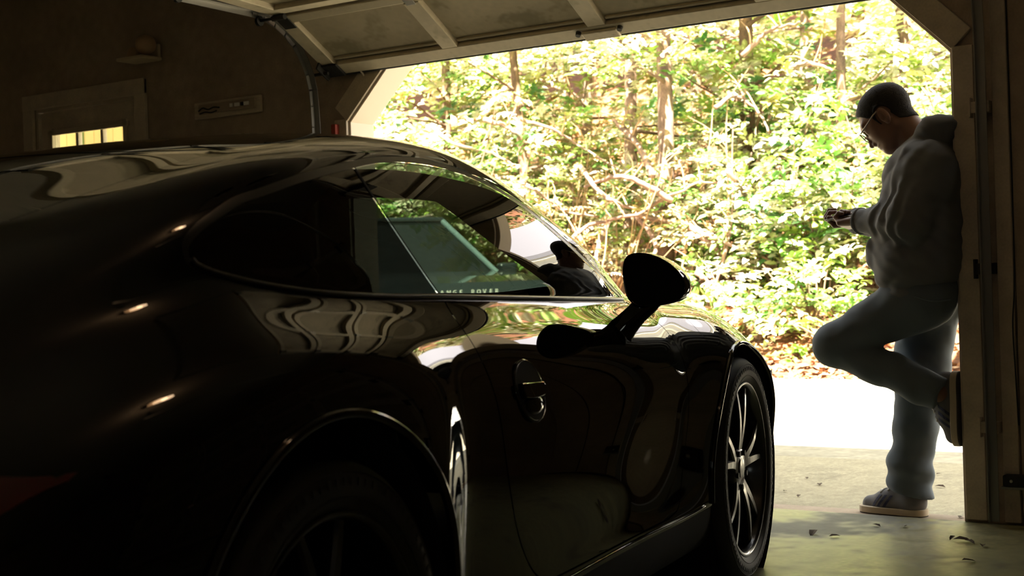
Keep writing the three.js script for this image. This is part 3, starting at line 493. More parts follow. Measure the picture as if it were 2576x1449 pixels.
// --- wheels
function makeWheel(rTyre, width, rimR, zOut, x, y, s) {
  const w = new THREE.Group(); w.name = 'wheel'; w.position.set(x, y, s * zOut); w.scale.z = s; car.add(w);
  const T = [], hw = width / 2, P = (a, b) => T.push(new THREE.Vector2(a, b));
  // profile: radius, axial (0 = outer face of the rim, negative = inwards)
  P(rimR - 0.006, -0.006); P(rimR + 0.004, 0.002); P(rimR + 0.016, 0.010); P(rimR + 0.034, 0.0135); P(rTyre - 0.030, 0.012); P(rTyre - 0.016, 0.006); P(rTyre - 0.006, -0.006); P(rTyre - 0.001, -0.022); P(rTyre, -0.05);
  for (const k of [0.28, 0.42, 0.58, 0.72]) { const a = -width * k; P(rTyre, a + 0.006); P(rTyre - 0.007, a + 0.004); P(rTyre - 0.007, a - 0.004); P(rTyre, a - 0.006); }
  P(rTyre, -width + 0.05); P(rTyre - 0.006, -width + 0.006); P(rTyre - 0.03, -width - 0.012); P(rimR, -width);
  mk('tyre', new THREE.LatheGeometry(T, 96).rotateX(Math.PI / 2), M.tyre, w);
  const ring = (a, b, n) => { const g = []; for (let k = 0; k < n; k++) { const t = k / n * Math.PI * 2; g.push(bx(a, b, 0.002, 0, 0, 0).rotateZ(t).translate(-Math.sin(t) * (rTyre - 0.036), Math.cos(t) * (rTyre - 0.036), 0.0128)); } return merge(g); };
  mk('sidewall_marks', merge([ring(0.007, 0.011, 88), new THREE.TorusGeometry(rTyre - 0.022, 0.0012, 6, 90).translate(0, 0, 0.0095), new THREE.TorusGeometry(rimR + 0.02, 0.001, 6, 90).translate(0, 0, 0.0122)]), M.tyre, w);
  const rimP = [[rimR + 0.001, 0.003], [rimR - 0.003, 0.0045], [rimR - 0.008, 0.002], [rimR - 0.013, -0.006], [rimR - 0.018, -0.03], [rimR - 0.028, -0.06], [rimR - 0.034, -0.12], [rimR - 0.03, -width + 0.02], [rimR, -width + 0.004]].map((p) => new THREE.Vector2(...p));
  mk('rim_barrel', new THREE.LatheGeometry(rimP, 96).rotateX(Math.PI / 2), M.rim, w);
  // five pairs of spokes, each pair leaving the hub as one
  const blade = (a0, r0, a1, r1, w0, w1, z0, z1, d0) => {
    const st = 10, pos = [], idx = [];
    for (let k = 0; k <= st; k++) { const t = k / st, a = a0 + (a1 - a0) * Math.pow(t, 0.9), r = r0 + (r1 - r0) * t, z = z0 + (z1 - z0) * t + 0.008 * Math.sin(t * Math.PI), hwid = (w0 + (w1 - w0) * t) / 2, c = Math.cos(a), q = Math.sin(a);
      for (const [u, dz] of [[-1, -d0], [-1, -0.006], [-0.72, 0], [0.72, 0], [1, -0.006], [1, -d0]]) pos.push(r * c - u * hwid * q, r * q + u * hwid * c, z + dz); }
    for (let k = 0; k < st; k++) for (let m = 0; m < 6; m++) { const a = k * 6 + m, b = k * 6 + (m + 1) % 6; idx.push(a, a + 6, b, b, a + 6, b + 6); }
    const g = new THREE.BufferGeometry(); g.setAttribute('position', new THREE.Float32BufferAttribute(pos, 3)); g.setIndex(idx); const h = g.toNonIndexed(); h.computeVertexNormals(); return h;
  };
  const turn = x > 1 ? 0.26 : 0.34;
  for (let k = 0; k < 5; k++) { const a = turn + k / 5 * Math.PI * 2;
    for (const d of [-1, 1]) mk('spoke', merge([blade(a + d * 0.10, 0.045, a + d * 0.235, rimR - 0.012, 0.034, 0.018, -0.020, -0.012, 0.030)]), M.rim, w); }
  const hub = mk('hub', new THREE.LatheGeometry([[0, -0.012], [0.03, -0.0125], [0.034, -0.016], [0.06, -0.018], [0.074, -0.024], [0.08, -0.05], [0.08, -0.10]].map((p) => new THREE.Vector2(...p)), 40).rotateX(Math.PI / 2), M.rim, w);
  for (let k = 0; k < 5; k++) { const a = turn + 0.63 + k / 5 * Math.PI * 2; mk('wheel_bolt', new THREE.CylinderGeometry(0.0085, 0.0085, 0.012, 8).rotateX(Math.PI / 2).translate(0.056 * Math.cos(a), 0.056 * Math.sin(a), -0.016), M.iron, hub); }
  mk('brake_disc', new THREE.CylinderGeometry(0.17, 0.17, 0.03, 48).rotateX(Math.PI / 2).translate(0, 0, -0.115), M.iron, w);
  const cal = new THREE.Shape(); cal.absarc(0, 0, 0.185, 0.5, 1.5, false); cal.absarc(0, 0, 0.115, 1.5, 0.5, true);
  mk('brake_caliper', new THREE.ExtrudeGeometry(cal, { depth: 0.05, bevelSize: 0.004, bevelThickness: 0.004, bevelSegments: 2 }).rotateZ(x > 1 ? 1.8 : -1.0).translate(0, 0, -0.125), M.iron, w);
  return w;
}
for (const s of [1, -1]) { makeWheel(0.3425, 0.285, 0.262, 0.884, 0, 0.3425, s); const fw = makeWheel(0.34, 0.245, 0.262, 0.874, 2.45, 0.34, s); fw.rotation.y = 0.018; }

// --- door mirrors: housing, glass and foot
for (const s of [1, -1]) {
  const m = new THREE.Group(); m.name = 'door_mirror'; car.add(m); m.scale.z = s;
  const outline = [[0.828, 0.918], [0.826, 0.955], [0.836, 0.983], [0.858, 0.992], [0.89, 0.990], [0.925, 0.978], [0.958, 0.957], [0.982, 0.928], [0.988, 0.900], [0.976, 0.878], [0.945, 0.866], [0.90, 0.861], [0.862, 0.862], [0.838, 0.880]].map(([z, y]) => [z, y, 0]);
  const ring = curvePts(outline, 48, true).slice(0, 48), c = [0.905, 0.926];
  const pos = [], idx = [], L = [[1.497, 0.94], [1.492, 0.985], [1.498, 1.0], [1.53, 1.0], [1.565, 0.95], [1.595, 0.82], [1.617, 0.58], [1.628, 0.28], [1.631, 0]];
  for (const [x, k] of L) for (const p of ring) pos.push(x + (p.x - c[0]) * -0.10, c[1] + (p.y - c[1]) * k, c[0] + (p.x - c[0]) * k);
  for (let a = 0; a < L.length - 1; a++) for (let b = 0; b < 48; b++) { const i = a * 48 + b, j = a * 48 + (b + 1) % 48; idx.push(i, i + 48, j, j, i + 48, j + 48); }
  const g = new THREE.BufferGeometry(); g.setAttribute('position', new THREE.Float32BufferAttribute(pos, 3)); g.setIndex(idx); g.computeVertexNormals();
  const nrm = g.attributes.normal; { const q = g.attributes.position; let flip = 0; for (let i = 0; i < q.count; i++) flip += nrm.getX(i) * (q.getX(i) - 1.55) + nrm.getY(i) * (q.getY(i) - c[1]) + nrm.getZ(i) * (q.getZ(i) - c[0]); if (flip < 0) { for (let i = 0; i < idx.length; i += 3) [idx[i], idx[i + 1]] = [idx[i + 1], idx[i]]; g.setIndex(idx); g.computeVertexNormals(); } }
  mk('mirror_housing', g, M.paint, m);
  const sh2 = new THREE.Shape(ring.map((p) => new THREE.Vector2((p.x - c[0]) * 0.93, (p.y - c[1]) * 0.93)));
  const mg = mk('mirror_glass', new THREE.ShapeGeometry(sh2, 24), std({ color: lin(0.02, 0.02, 0.022), roughness: 0.06, metalness: 0.2, side: THREE.DoubleSide }), m); mg.position.set(1.499, c[1], c[0]); mg.rotation.set(0, -Math.PI / 2 - 0.10, 0); mg.scale.x = 1;
  const arm = curvePts([[1.50, 0.800, 0.815], [1.505, 0.822, 0.835], [1.515, 0.845, 0.856], [1.53, 0.868, 0.875], [1.545, 0.89, 0.885]], 20);
  mk('mirror_arm', tubeGeo(arm, (t) => 0.036 - 0.008 * Math.sin(t * Math.PI) , 16, false, 0.62), M.paint, m);
}
// --- door handles: a round dish with a flap handle bridging it
for (const s of [1, -1]) {
  const h = new THREE.Group(); h.name = 'door_handle'; car.add(h); const hx = 0.80, hy = 0.716, e = 0.03;
  const hz = sideZ(hx, hy), ty = (sideZ(hx, hy + e) - sideZ(hx, hy - e)) / (2 * e), tx = (sideZ(hx + e, hy) - sideZ(hx - e, hy)) / (2 * e);
  const n = V(-tx, -ty, 1).normalize(), ux = V(1, 0, tx).normalize(), uy = n.clone().cross(ux);
  const inner = new THREE.Matrix4().makeBasis(ux, uy, n).setPosition(hx, hy, hz), put = (g) => { const q = g.clone().applyMatrix4(inner); if (s < 0) { q.scale(1, 1, -1); const a = q.index ? q.toNonIndexed() : q, p = a.attributes.position.array, m = a.attributes.normal.array; for (let i = 0; i < p.length; i += 9) for (let k = 0; k < 3; k++) { [p[i + 3 + k], p[i + 6 + k]] = [p[i + 6 + k], p[i + 3 + k]]; [m[i + 3 + k], m[i + 6 + k]] = [m[i + 6 + k], m[i + 3 + k]]; } return a; } return q; };
  mk('handle_ring', put(new THREE.TorusGeometry(0.068, 0.003, 10, 64).scale(1.02, 0.9, 1)), M.paint, h);
  mk('handle_dish', put(new THREE.CircleGeometry(0.066, 48).scale(1.02, 0.9, 1).translate(0, 0, 0.0022)), M.rubber, h);
  const bar = new THREE.Shape(); bar.moveTo(-0.052, -0.010); bar.quadraticCurveTo(0, -0.018, 0.050, -0.012); bar.quadraticCurveTo(0.060, -0.002, 0.053, 0.009); bar.lineTo(-0.054, 0.014); bar.quadraticCurveTo(-0.061, 0.0, -0.052, -0.010);
  mk('handle_bar', put(new THREE.ExtrudeGeometry(bar, { depth: 0.006, bevelEnabled: true, bevelSize: 0.003, bevelThickness: 0.004, bevelSegments: 4 }).translate(0, 0.0, 0.004)), M.paint, h);
  mk('handle_flap', put(new THREE.SphereGeometry(0.05, 24, 12).scale(0.95, 0.42, 0.16).translate(0.0, -0.028, 0.002)), M.paint, h);
}
// --- tail lamps and side markers
for (const s of [1, -1]) {
  const [lamp] = splitTris(half, (q) => q[6] > 3.0 && q[6] < 6 && q[0] < -0.45 ? Math.max(Math.abs(q[1] - 0.722 - 0.08 * (q[0] + 0.6)) - (0.044 - 0.040 * smooth(-0.74, -0.52, q[0])), q[0] + 0.51, -1.04 - q[0]) : 0.05);
  if (lamp.length) tag(mk('tail_lamp', trisGeo(lamp, s, 0.0035), M.redlens, car), 'red tail lamp lens');
  tag(mk('side_marker', rbx(0.075, 0.026, 0.014, 0.005, 2.905, 0.595, s * (sideZ(2.905, 0.595) + 0.003)), phy({ color: lin(0.09, 0.02, 0.012), roughness: 0.15, clearcoat: 1 }), car), 'amber side marker lamp');
  mk('headlamp', new THREE.SphereGeometry(0.115, 28, 18).scale(0.9, 1, 0.9).translate(2.905, 0.625, s * 0.655), phy({ color: lin(0.3, 0.3, 0.3), roughness: 0.05, clearcoat: 1 }), car);
}
// --- cabin: dashboard, steering wheel, seats, floor and roof lining
{
  mk('dashboard', rbx(0.42, 0.12, 1.20, 0.05, 1.80, 0.78, 0), M.leather, car);
  mk('cabin_floor', rbx(2.2, 0.05, 1.3, 0.02, 0.95, 0.24, 0), M.inner, car);
  mk('rear_bulkhead', rbx(0.08, 0.55, 1.25, 0.03, -0.05, 0.62, 0), M.inner, car);
  mk('steering_wheel', new THREE.TorusGeometry(0.175, 0.016, 10, 40).rotateY(Math.PI / 2).rotateZ(0.35).translate(1.45, 0.72, -0.36), M.leather, car);
  for (const s of [1, -1]) {
    const seat = new THREE.Group(); seat.name = 'seat'; seat.position.set(0.92, 0, s * 0.36); car.add(seat);
    mk('cushion', rbx(0.5, 0.16, 0.48, 0.06, 0.10, 0.36, 0), M.leather, seat);
    const b = mk('backrest', rbx(0.13, 0.62, 0.46, 0.055, 0, 0, 0, 4), M.leather, seat); b.position.set(-0.20, 0.68, 0); b.rotation.z = 0.28;
    const hr = mk('headrest', rbx(0.10, 0.17, 0.26, 0.045, 0, 0, 0, 4), M.leather, seat); hr.position.set(-0.32, 1.02, 0); hr.rotation.z = 0.2;
  }
}
// ---------------------------------------------------------------- outdoors: leaf-covered bank and the wood behind it
// a photo pixel (2576 x 1449) to a direction, and that direction to the plane Z = z or the ground
const eye = V(1.566, 0.935, 5.230), survey = new THREE.PerspectiveCamera(); survey.position.copy(eye); survey.up.set(0.025, 0.999, -0.023); survey.lookAt(1.566 - 0.561, 0.935 - 0.0053, 5.230 - 0.828); survey.updateMatrixWorld(true);
const camR = V(0, 0, 0), camU = V(0, 0, 0), camB = V(0, 0, 0); survey.matrixWorld.extractBasis(camR, camU, camB);
const FPX = 724.5 / Math.tan(22.819 * Math.PI / 360);
const dirAt = (px, py) => camB.clone().multiplyScalar(-1).addScaledVector(camR, (px - 1288) / FPX).addScaledVector(camU, -(py - 724.5) / FPX);
const atZ = (px, py, z) => { const d = dirAt(px, py); return eye.clone().addScaledVector(d, (z - eye.z) / d.z); };
const bankY = (x, z) => { const d = Math.max(0, -6.7 - z); return -0.03 + 0.26 * d * (1 - 0.55 * smooth(1.8, 4.5, d)) + 0.009 * d * d * smooth(5, 16, d) + 0.14 * smooth(0.3, 2.5, d) * fbm(x * 0.5, z * 0.5, 3.3, 3); };
const litterTex = dataTex(512, 512, (u, v) => { const a = tnoise(u, v, 6, 51.3), b = tnoise(u, v, 42, 15.7), c = tnoise(u, v, 110, 12.9); const s = 0.50 + 0.16 * a + 0.28 * b + 0.26 * c; return [s * 0.82, s * 0.52, s * 0.32]; });
{
  const nx = 130, nz = 80, pos = [], uv = [], idx = [];
  for (let j = 0; j <= nz; j++) for (let i = 0; i <= nx; i++) { const x = -46 + 74 * i / nx, t = j / nz, z = -6.62 - 44 * t * (0.25 + 0.75 * t); const y = j === 0 ? -0.06 : bankY(x, z); pos.push(x, y, z - (j < 3 ? 0.25 * fbm(x * 0.7, 1, 2, 3) : 0)); uv.push(x * 0.6, z * 0.6); }
  for (let j = 0; j < nz; j++) for (let i = 0; i < nx; i++) { const a = j * (nx + 1) + i, b = a + nx + 1; idx.push(a, a + 1, b, b, a + 1, b + 1); }
  const g = new THREE.BufferGeometry(); g.setAttribute('position', new THREE.Float32BufferAttribute(pos, 3)); g.setAttribute('uv', new THREE.Float32BufferAttribute(uv, 2)); g.setIndex(idx); g.computeVertexNormals();
  const m = struct('ground_bank', g, std({ map: litterTex, roughness: 1 }), 'bank of brown leaf litter beyond the driveway');
}
struct('ground_far', bb(-90, 90, -0.5, -0.22, -6.7, 60), std({ color: lin(0.20, 0.19, 0.10), roughness: 1 }), 'ground beside and behind the garage');
// one leaf: pointed oval folded along its midrib, lying along +x from the origin
function leafTris(out, o, ax, up, L, Wd, fold) {
  const sd = up.clone().cross(ax).normalize(), P = (t, w, h) => o.clone().addScaledVector(ax, L * t).addScaledVector(sd, Wd * w).addScaledVector(up, h * L);
  const a = P(0, 0, 0), m1 = P(0.35, 0, 0.02), m2 = P(0.7, 0, 0.0), t = P(1, 0, -0.06), l1 = P(0.3, 0.5, fold), l2 = P(0.68, 0.36, fold * 0.6), r1 = P(0.3, -0.5, fold), r2 = P(0.68, -0.36, fold * 0.6);
  for (const q of [[a, m1, l1], [l1, m1, m2], [l1, m2, l2], [l2, m2, t], [a, r1, m1], [r1, m2, m1], [r1, r2, m2], [r2, t, m2]]) for (const p of q) out.push(p.x, p.y, p.z);
}
function triGeo(out) { const g = new THREE.BufferGeometry(); g.setAttribute('position', new THREE.Float32BufferAttribute(out, 3)); g.computeVertexNormals(); return g; }
function sprayGeo(n, len, L, Wd, s) {
  setSeed(s); const out = [];
  for (let k = 0; k < n; k++) {
    const t = (k + 0.5) / n, sgn = k % 2 ? 1 : -1, o = V(len * t, 0.03 * Math.sin(t * 3) - 0.05 * t * t, rr(-0.02, 0.02)), last = k === n - 1;
    const ang = last ? 0 : sgn * rr(0.5, 1.1), ax = V(Math.cos(ang), rr(-0.35, 0.15), Math.sin(ang)).normalize(), up = V(rr(-0.35, 0.35), 1, rr(-0.35, 0.35)); up.addScaledVector(ax, -up.dot(ax)).normalize();
    leafTris(out, o, ax, up, L * rr(0.7, 1.2), Wd * rr(0.75, 1.15), rr(0.06, 0.16));
  }
  return triGeo(out);
}
const SPR = [sprayGeo(10, 0.34, 0.105, 0.055, 3), sprayGeo(8, 0.28, 0.12, 0.065, 5), sprayGeo(12, 0.40, 0.085, 0.038, 8), sprayGeo(7, 0.22, 0.10, 0.06, 12)];
const leafMat = phy({ color: 0xffffff, roughness: 0.5, transmission: 0.32, side: THREE.DoubleSide, specularIntensity: 0.7 });
leafMat.thickness = 0;
const dryMat = std({ color: 0xffffff, roughness: 0.9, side: THREE.DoubleSide });
const barkTex = (r, g, b, s) => dataTex(256, 256, (u, v) => { const a = tnoise(u, v * 0.999, 9, s), c = tnoise(u, v, 40, s + 2), d = tnoise(u, v, 4, s + 5); const k = 0.78 + 0.26 * a + 0.22 * c + 0.26 * d; return [r * k, g * k, b * k]; });
const barkPale = std({ map: barkTex(0.62, 0.50, 0.42, 3.3), roughness: 0.9 }), barkBrown = std({ map: barkTex(0.52, 0.41, 0.31, 7.3), roughness: 0.95 }), barkTan = std({ map: barkTex(0.74, 0.60, 0.43, 9.3), roughness: 0.9 });
const PAL = { lime: [[0.30, 0.40, 0.07], [0.20, 0.33, 0.05], [0.42, 0.46, 0.16]], green: [[0.10, 0.24, 0.035], [0.16, 0.30, 0.05], [0.07, 0.19, 0.05]], olive: [[0.26, 0.26, 0.06], [0.36, 0.30, 0.10], [0.18, 0.20, 0.05]], pale: [[0.58, 0.55, 0.37], [0.48, 0.50, 0.28], [0.64, 0.58, 0.43]], dry: [[0.42, 0.27, 0.12], [0.52, 0.36, 0.18], [0.32, 0.19, 0.08]] };
const tmpM = new THREE.Matrix4(), tmpQ = new THREE.Quaternion();
function foliage(parent, spots, pals, variant, scale) {        // spots: [Vector3, outward Vector3]
  const im = new THREE.InstancedMesh(SPR[variant], leafMat, spots.length); im.name = 'foliage'; im.userData.kind = 'stuff'; sh(im);
  spots.forEach(([p, out], k) => {
    const a = V(out.x + rr(-0.6, 0.6), out.y * 0.5 + rr(-0.45, 0.35), out.z + rr(-0.6, 0.6)).normalize(), up = V(rr(-0.5, 0.5), 1, rr(-0.2, 0.8)); up.addScaledVector(a, -up.dot(a)).normalize();
    tmpM.makeBasis(a, up, a.clone().cross(up)); tmpQ.setFromRotationMatrix(tmpM); const s = scale * rr(0.7, 1.25);
    tmpM.compose(p, tmpQ, V(s, s, s)); im.setMatrixAt(k, tmpM);
    const pal = PAL[pals[Math.floor(rnd() * pals.length)]], c = pal[Math.floor(rnd() * pal.length)], j = rr(0.75, 1.25); im.setColorAt(k, lin(c[0] * j, c[1] * j, c[2] * j));
  });
  parent.add(im); return im;
}
function woodyPlant(name, label, category, group, x, z, o) {
  const y = bankY(x, z) - 0.05, t = thing(name, label, category, [x, y, z], 0, group), tips = [];
  const stem = (n2, from, to, r0, r1, bend) => { const d = to.clone().sub(from), pts = []; for (let k = 0; k <= 7; k++) { const u = k / 7; pts.push(from.clone().addScaledVector(d, u).add(V(bend * Math.sin(u * 4 + from.x * 3) * rr(0.5, 1), 0, bend * Math.cos(u * 3 + from.x) * rr(0.5, 1)))); } const c = curvePts(pts, 14); mk(n2, tubeGeo(c, (u) => r0 + (r1 - r0) * u, r0 > 0.04 ? 10 : 6), o.bark, t); return c; };
  if (o.trunk) {
    const c = stem('trunk', V(0, 0, 0), V(o.lean ?? 0, o.h, rr(-0.2, 0.2)), o.r, o.r * 0.6, o.r * 0.5);
    for (let k = 0; k < o.limbs; k++) { const b = c[Math.floor(rr(4, 14))].clone(), a = rr(0, 6.28), L = o.spread * rr(0.6, 1.1), e = b.clone().add(V(Math.cos(a) * L, rr(-0.1, 0.6) * L, Math.sin(a) * L)); const q = stem('branch', b, e, o.r * 0.28, 0.008, 0.07); for (let i = 5; i < q.length; i++) tips.push(q[i]); }
  } else for (let k = 0; k < o.limbs; k++) { const a = rr(0, 6.28), L = o.spread * rr(0.5, 1.0), e = V(Math.cos(a) * L, o.h * rr(0.6, 1.05), Math.sin(a) * L * 0.8); const q = stem('branch', V(rr(-0.1, 0.1), 0, rr(-0.1, 0.1)), e, 0.020 * rr(0.7, 1.4), 0.006, 0.06); for (let i = 4; i < q.length; i++) tips.push(q[i]); }
  const spots = [];
  for (let k = 0; k < o.n; k++) { const b = tips[Math.floor(rnd() * tips.length)], out = V(rr(-1, 1), rr(-0.6, 0.8), rr(-1, 1)).normalize(), R = o.fluff * Math.cbrt(rnd()); spots.push([b.clone().addScaledVector(out, R), V(b.x + out.x, 0.2 + out.y * 0.3, b.z + out.z + 0.3).normalize()]); }
  foliage(t, spots, o.pal, o.variant, o.size);
  return t;
}
setSeed(42);
const bushKinds = [['leafy shrub with broad sunlit leaves', ['pale', 'pale', 'lime', 'green']], ['bright green shrub with layered leaf sprays', ['lime', 'green', 'pale']], ['olive brown half-dry bush', ['olive', 'dry', 'pale', 'lime']], ['dark green shrub with glossy leaves', ['green', 'lime', 'pale', 'olive']]];
function bush(k, x, z, h, spread, n, size, extra = '') { return woodyPlant('woodland_shrub', bushKinds[k][0] + ' ' + (extra || 'on the bank beyond the driveway'), 'shrub', 'shrubs on the bank', x, z, { limbs: 7, h, spread, n, fluff: 0.36, pal: bushKinds[k][1], variant: k % 4, size, bark: k === 2 ? barkTan : barkBrown }); }
// front row, along the driveway edge: [photo column, depth, height, spread, sprays, kind, size, what sets it apart]
for (const [px, z, h, sp, n, k, s, ex] of [[960, -8.2, 2.3, 1.0, 320, 0, 0.9, 'beside the left edge of the doorway'], [1090, -8.8, 2.6, 1.1, 340, 0, 0.9, 'arching above the sports car roof'], [1250, -9.2, 2.1, 1.0, 230, 0, 0.95, 'with bare limbs showing through'], [1400, -10.2, 2.2, 1.0, 130, 2, 0.9, 'in front of the pale trunks'], [1540, -9.6, 1.5, 0.8, 90, 2, 0.9, 'low under the fan of bare limbs'], [1700, -10.4, 2.0, 0.9, 170, 0, 0.95, 'between the pale trunks'], [1840, -9.9, 1.7, 0.9, 230, 0, 0.95, 'above the grass tufts'], [1985, -9.6, 1.7, 0.9, 250, 0, 1.0, 'beside the thin leaning trunk'], [2090, -9.2, 1.6, 0.8, 260, 1, 1.0, 'in front of the man\'s hands'], [2240, -9.4, 2.4, 1.1, 380, 1, 1.0, 'behind the man\'s head'], [2390, -9.0, 2.2, 1.0, 340, 0, 1.0, 'behind the man\'s back'], [2500, -9.4, 2.6, 1.1, 300, 3, 0.95, 'hidden behind the doorway post']]) { const p = atZ(px, 700, z); bush(k, p.x, z, h, sp, n, s, ex); }
for (const [px, z, h, n, k, ex] of [[1770, -8.3, 0.65, 60, 0, 'low on the bank above the front wing'], [1905, -7.9, 0.6, 55, 1, 'low on the bank at the driveway edge'], [2035, -8.1, 0.75, 80, 0, 'low on the bank beside the bent knee'], [2080, -7.6, 0.5, 45, 1, 'seen under the bent knee at the driveway edge']]) { const p = atZ(px, 800, z); bush(k, p.x, z, h, 0.45, n, 0.85, ex); }
for (const [x, z, k] of [[-0.6, -12.4, 1], [1.4, -12.9, 3], [3.3, -12.2, 0], [5.6, -12.0, 1], [7.4, -11.6, 3], [-11.6, -8.3, 1], [-13.2, -9.0, 3]]) bush(k, x, z, rr(2.2, 3.2), 1.1, 280, 1.05, 'at the far end of the bank');
// second row: taller, behind
for (let i = 0; i < 18; i++) { const x = -15 + 18 * (i + rr(-0.3, 0.3)) / 17, z = rr(-13.6, -11.6), open = x > -9.2 && x < -5.6; bush(open ? 2 : [0, 1, 3, 1][Math.floor(rnd() * 4)], x, z, rr(2.4, 4.0), 1.4, open ? 170 : 330, 1.15, 'deeper in the wood behind the first row'); }
// trees with their own trunks
const treeKinds = [['tall tree with pale bark and light leaves', barkPale, ['pale', 'pale', 'lime']], ['tall tree with brown bark and green crown', barkBrown, ['green', 'lime', 'pale', 'olive']]];
function tree(k, x, z, h, r, lean, n, size = 1.2, limbs = 9, ex = 'in the wood') { return woodyPlant('woodland_tree', treeKinds[k][0] + ' ' + ex, 'tree', 'trees of the wood', x, z, { trunk: true, h, r, lean, limbs, spread: 1.6, n, fluff: 0.5, pal: treeKinds[k][2], variant: k ? 1 : 0, size, bark: treeKinds[k][1] }); }
for (const [px, z, r, k, lean, ex] of [[1672, -10.0, 0.115, 0, 0.12, 'rising behind the fan of bare limbs'], [1582, -10.8, 0.10, 0, 0.1, 'beside the thickest pale trunk'], [1880, -11.5, 0.12, 1, 0.15, 'with a thick dark upper trunk'], [2105, -10.6, 0.07, 0, 0.2, 'with a thin leaning trunk'], [1345, -12.0, 0.08, 1, -0.3, 'leaning away from the other trunks'], [1120, -12.4, 0.09, 1, 0.1, 'behind the shrub above the car roof'], [2300, -11.0, 0.09, 1, -0.1, 'behind the man'], [1760, -14.0, 0.10, 1, 0.0, 'standing straight behind the pale trunk'], [2010, -13.2, 0.08, 0, 0.2, 'between two brown trunks'], [1480, -14.5, 0.10, 0, 0.2, 'far behind the half-dry bush']]) { const p = atZ(px, 700, z); tree(k, p.x, z, 5.5, r, lean, 260, 1.2, 9, ex); }
for (let i = 0; i < 13; i++) tree(i % 2, -22 + 32 * (i + rr(-0.3, 0.3)) / 12, rr(-18, -15.5), rr(6, 8), 0.12, rr(-0.4, 0.4), 420, 1.9, 12, 'in the thick of the wood');
for (let i = 0; i < 12; i++) tree(1, -30 + 46 * (i + rr(-0.3, 0.3)) / 11, rr(-27, -22), rr(8, 11), 0.16, rr(-0.4, 0.4), 420, 3.0, 14, 'closing the wood at its back');
// bare sunlit limbs lying and leaning among the shrubs
const limbs = [[[1088, 318], [1140, 360], [1235, 386], [1300, 418]], [[1310, 302], [1395, 328], [1450, 362], [1560, 430]], [[1428, 612], [1470, 572], [1540, 552], [1605, 538], [1660, 500]], [[1600, 540], [1700, 566], [1800, 600], [1935, 655]], [[1605, 545], [1650, 625], [1600, 700]], [[1610, 535], [1700, 486], [1770, 458], [1840, 470]], [[1690, 505], [1580, 446], [1470, 470]], [[1725, 560], [1795, 622], [1870, 690]], [[1800, 268], [1850, 242], [1905, 276], [1935, 330]], [[1830, 430], [1895, 515], [1950, 610]], [[1868, 140], [1925, 84], [2010, 58]], [[1990, 172], [2040, 160], [2092, 176]], [[1750, 690], [1792, 716], [1832, 778]], [[1220, 300], [1290, 330], [1330, 400]], [[1640, 440], [1600, 360], [1540, 300]], [[1955, 420], [2010, 500], [2060, 600]], [[2090, 480], [2098, 600], [2085, 740]], [[1530, 560], [1500, 640], [1520, 720]], [[1460, 420], [1530, 500], [1610, 530]], [[1240, 440], [1330, 470], [1420, 530], [1500, 545]]];
setSeed(99);
limbs.forEach((L, i) => { const z0 = rr(-9.4, -8.9), pts = L.map(([a, b], k) => atZ(a, b, z0 + 0.25 * Math.sin(k * 2.1 + i))); const c = curvePts(pts, 16).map((p) => p.add(V(rr(-0.012, 0.012), rr(-0.012, 0.012), 0))), r = rr(0.022, 0.045);
  const t = thing('fallen_limb', 'bare sun-bleached limb caught among the shrubs', 'branch', [0, 0, 0], 0, 'bare limbs among the shrubs');
  const main = mk('stem', tubeGeo(c, (u) => r * (1 - 0.6 * u), 8), barkPale, t);
  for (let k = 0; k < 3; k++) { const b = c[3 + Math.floor(rnd() * 11)], e = b.clone().add(V(rr(-0.4, 0.4), rr(0.05, 0.45), rr(-0.2, 0.2))); mk('twig', tubeGeo(curvePts([b, b.clone().lerp(e, 0.5).add(V(0.03, 0.04, 0)), e], 6), (u) => 0.011 * (1 - 0.7 * u), 6), barkTan, main); } });
// slim bare saplings and dead stems standing among the shrubs
setSeed(131);
for (let i = 0; i < 46; i++) { const px = rr(1000, 2200), z = rr(-11.2, -8.8), p = atZ(px, 600, z), y0 = bankY(p.x, z), h = rr(0.9, 2.6), lx = rr(-0.9, 0.9), r = rr(0.008, 0.020), pts = []; for (let k = 0; k <= 5; k++) { const u = k / 5; pts.push(V(lx * u + 0.10 * Math.sin(u * 5 + i), h * u, 0.10 * Math.cos(u * 4 + i) - 0.1)); }
  const t = thing('dead_stem', 'slim bare tan stem standing among the shrubs', 'branch', [p.x, y0 - 0.03, z], 0, 'bare stems among the shrubs'), c = curvePts(pts, 12), main = mk('stem', tubeGeo(c, (u) => r * (1 - 0.6 * u), 6), i % 3 ? barkTan : barkPale, t);
  for (let k = 0; k < 4; k++) { const b = c[4 + Math.floor(rnd() * 8)], e = b.clone().add(V(rr(-0.5, 0.5), rr(0.0, 0.4), rr(-0.2, 0.2))); mk('twig', tubeGeo(curvePts([b, b.clone().lerp(e, 0.5).add(V(0.03, 0.03, 0)), e], 5), (u) => 0.007 * (1 - 0.7 * u), 5), barkTan, main); } }
